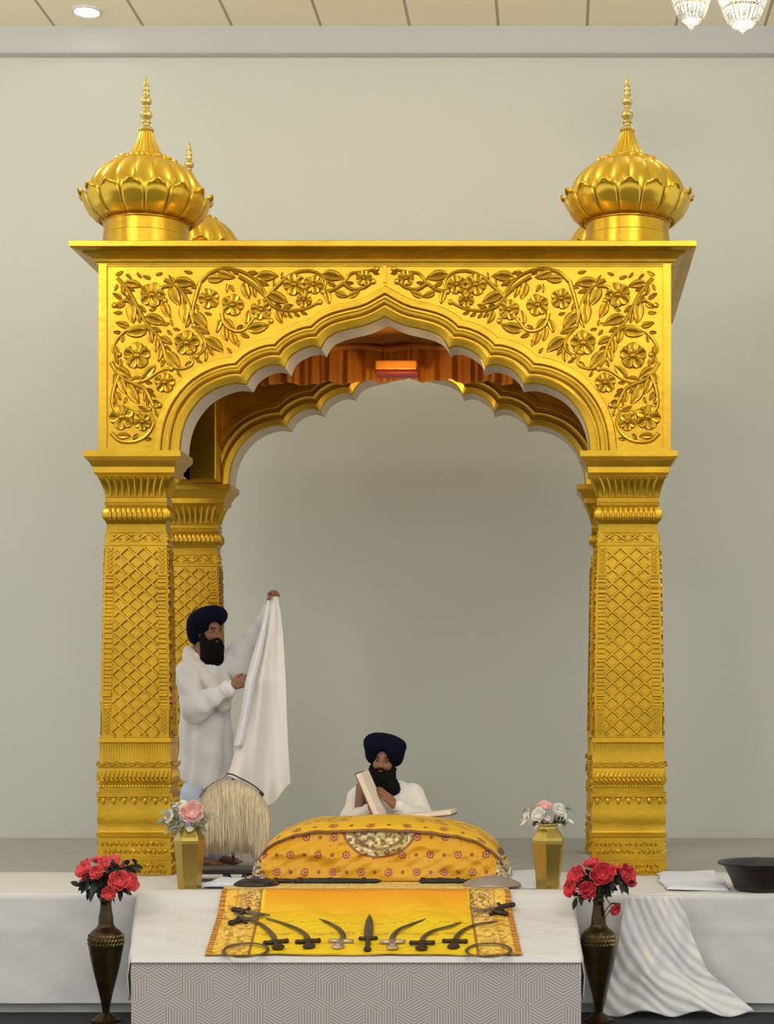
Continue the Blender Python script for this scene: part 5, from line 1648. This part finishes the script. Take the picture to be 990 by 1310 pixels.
# ------------------------------------------------------------------ the large open book before him
hb = W(480, 1048, 11.62)
bk = thing('open_book', 'large open book with raised cream leaf in front of the seated man', 'book', hb)
def slab(name, o_, a, b, n, th, mt, inset=0.0, parent=None, bev=.003):
    mb = MB(); a, b, n = Vector(a), Vector(b), Vector(n).normalized()
    vs = []
    for k in (0, 1):
        for (i, j) in ((inset, inset), (1 - inset, inset), (1 - inset, 1 - inset), (inset, 1 - inset)):
            vs.append(o_ + a * i + b * j + n * th * k)
    mb.add(vs, [(3, 2, 1, 0), (4, 5, 6, 7), (0, 1, 5, 4), (1, 2, 6, 5), (2, 3, 7, 6), (3, 0, 4, 7)])
    return obj(name, mb, mt, parent or bk, smooth=False, bevel=bev)
a = W(455, 991, 11.62) - hb; b = V3(.026, .25, .01); n = V3(.0742, -.0077, .0294)
slab('cover', hb - Vector(n).normalized() * .008, a * 1.03, b * 1.03, n, .008, M['cover'])
slab('pages', hb, a, b, n, .034, M['page'])
a = W(577, 1043.5, 11.62) - W(500, 1052, 11.62); o2 = W(500, 1052.5, 11.62)
slab('cover', o2, a * 1.02, V3(.02, .25, 0), (0, 0, 1), .010, M['cover'])
slab('pages', o2 + V3(0, 0, .0105), a, V3(.02, .25, 0), (0, 0, 1), .026, M['page'])
mb = MB(); mb.tube([hb + V3(.0, .01, -.004), hb + V3(.02, .25, -.004)], .014, 10); obj('spine', mb, M['cover'], bk)

# ------------------------------------------------------------------ fly whisk of cream hair
DC = 11.98
arc = catmull([(252, 1040), (257, 1021), (267, 1007), (282, 998), (299, 995), (317, 1001), (331, 1011), (340, 1027), (344, 1042)], 80)
c0 = W(298, 1100, DC); c0.z = ST
wk = thing('hair_whisk', 'cream hair whisk fanned out in a dome on the stage beside the robe', 'whisk', c0)
mb = MB()
rg = random.Random(4)
def strand_pts(s, e, jit, n=7):
    p = np.array([np.interp(s * 79, range(80), arc[:, k]) for k in (0, 1)])
    p[1] += 3
    endy = (1087 if s < .70 else np.interp(s, [.70, .80, 1], [1087, 1110, 1111]))
    endx = p[0] + (np.interp(s, [0, .2, .7, 1], [-2, 0, 10, -3]))
    if s > .66: endx = np.interp(s, [.66, 1], [320, 341])
    endy += jit
    out = []
    for i in range(n):
        t = i / (n - 1)
        x = p[0] + (endx - p[0]) * t ** 1.6 + 1.2 * math.sin(t * 5 + jit)
        y = p[1] + (endy - p[1]) * t
        dy = e * (.115 * math.sin(min(1, t * 1.3 + .08) * PI * .5) * (1 - .1 * t))
        out.append(W(x, min(y, 1111.0), DC + dy))
    return out
for i in range(2600):
    s = rg.random(); e = -math.sqrt(rg.random()) if rg.random() < .75 else rg.random()
    P_ = strand_pts(s, e, rg.gauss(0, 3.0) + (rg.random() ** 4) * 5)
    mb.tube(P_, [.0034, .0034, .0034, .0032, .003, .0025, .001], 3)
o = obj('hair', mb, M['hair'], wk, angle=180); o['kind'] = 'stuff'
mb = MB()
def core(u, v, sg):
    P_ = strand_pts(u, sg * .82, -4, 12); q = v * 11; i = min(int(q), 10)
    return P_[i].lerp(P_[i + 1], q - i)
for sg in (-1, 1): mb.grid(lambda u, v: core(u, v, sg), 60, 14)
obj('hair_core', mb, M['hair'], wk, angle=180)
mb = MB()
hp = [(255, 1019), (262, 1009), (272, 1001), (283, 994), (290, 990), (298, 991), (306, 995), (318, 1001), (330, 1009), (337, 1018)]
cc = catmull(hp, 40)
mb.tube([W(p[0], p[1], DC - .02) for p in cc[17:]], [.005] * 20 + [.010, .011, .008], 8)
obj('whisk_handle', mb, M['wood'], wk)
mb = MB(); mb.tube([W(p[0], p[1] + 1, DC - .02) for p in cc[:18]], .006, 8); obj('silver_band', mb, M['silver'], wk)
mb = MB(); mb.tube([W(298, 996, DC), Vector((c0.x, c0.y, ST + .02))], .010, 8); mb.lathe([(.09, 0), (.09, .012), (.02, .03), (.01, .05)], c0, 24); obj('stand', mb, M['wood'], wk)
# ================================================================== LIGHT AND CAMERA
def area(name, loc, target, sx_, sy_, power, col=(1, 1, 1)):
    l = bpy.data.lights.new(name, 'AREA'); l.shape = 'RECTANGLE'; l.size = sx_; l.size_y = sy_; l.energy = power; l.color = col
    o = bpy.data.objects.new(name, l); COL.objects.link(o); o.location = loc
    o.rotation_euler = (Vector(target) - Vector(loc)).to_track_quat('-Z', 'Y').to_euler()
    return o
area('hall_light', (-4.5, -6.5, 7.2), (-1.5, 0.5, 2.5), 2.2, 2.2, 210, (1, .95, .86))
area('hall_light', (3.5, -6.5, 7.2), (1, 0.5, 2.5), 2.2, 2.2, 130, (1, .95, .86))
area('hall_light', (0, -11, 7.2), (0, 0.5, 1.5), 6, 1.5, 190, (1, .97, .92))
def point(name, loc, power, col=(1, .9, .72), r=.12):
    l = bpy.data.lights.new(name, 'POINT'); l.energy = power; l.color = col; l.shadow_soft_size = r
    o = bpy.data.objects.new(name, l); COL.objects.link(o); o.location = loc
for px_, py_, d_ in ((884, 30, 12.6), (950, 34, 12.4)): point('chandelier_or_fill_bulb', W(px_, py_, d_) + Vector((0, 0, .12)), 22)
for x_, y_ in ((-3.2, .6), (0, -.4), (-6, -2), (3, -3)): point('chandelier_or_fill_bulb', (x_, y_, 6.75), 50)  # added fill points brightening ceiling and domes; no chandelier hangs at these spots
point('lantern_bulb', W(508, 505, 12.6), 8, (1, .62, .25), .05)
wd = bpy.data.worlds.new('hall'); SC.world = wd; wd.use_nodes = True
bg = wd.node_tree.nodes['Background']; bg.inputs[0].default_value = (.95, .97, 1.0, 1); bg.inputs[1].default_value = 1.15
cam = bpy.data.cameras.new('camera'); co = bpy.data.objects.new('camera', cam); COL.objects.link(co)
co.location = (CX, -D0, CZ); co.rotation_euler = (PI / 2, 0, 0)
cam.sensor_fit = 'HORIZONTAL'; cam.sensor_width = 36; cam.lens = 36 * F / 990
cam.shift_x = -217 / 990; cam.shift_y = 247 / 990
cam.clip_end = 100
SC.camera = co
SC.view_settings.view_transform = 'Standard'; SC.view_settings.look = 'None'
SC.view_settings.gamma = 1; SC.view_settings.use_curve_mapping = False
SC.view_settings.exposure = 0.0
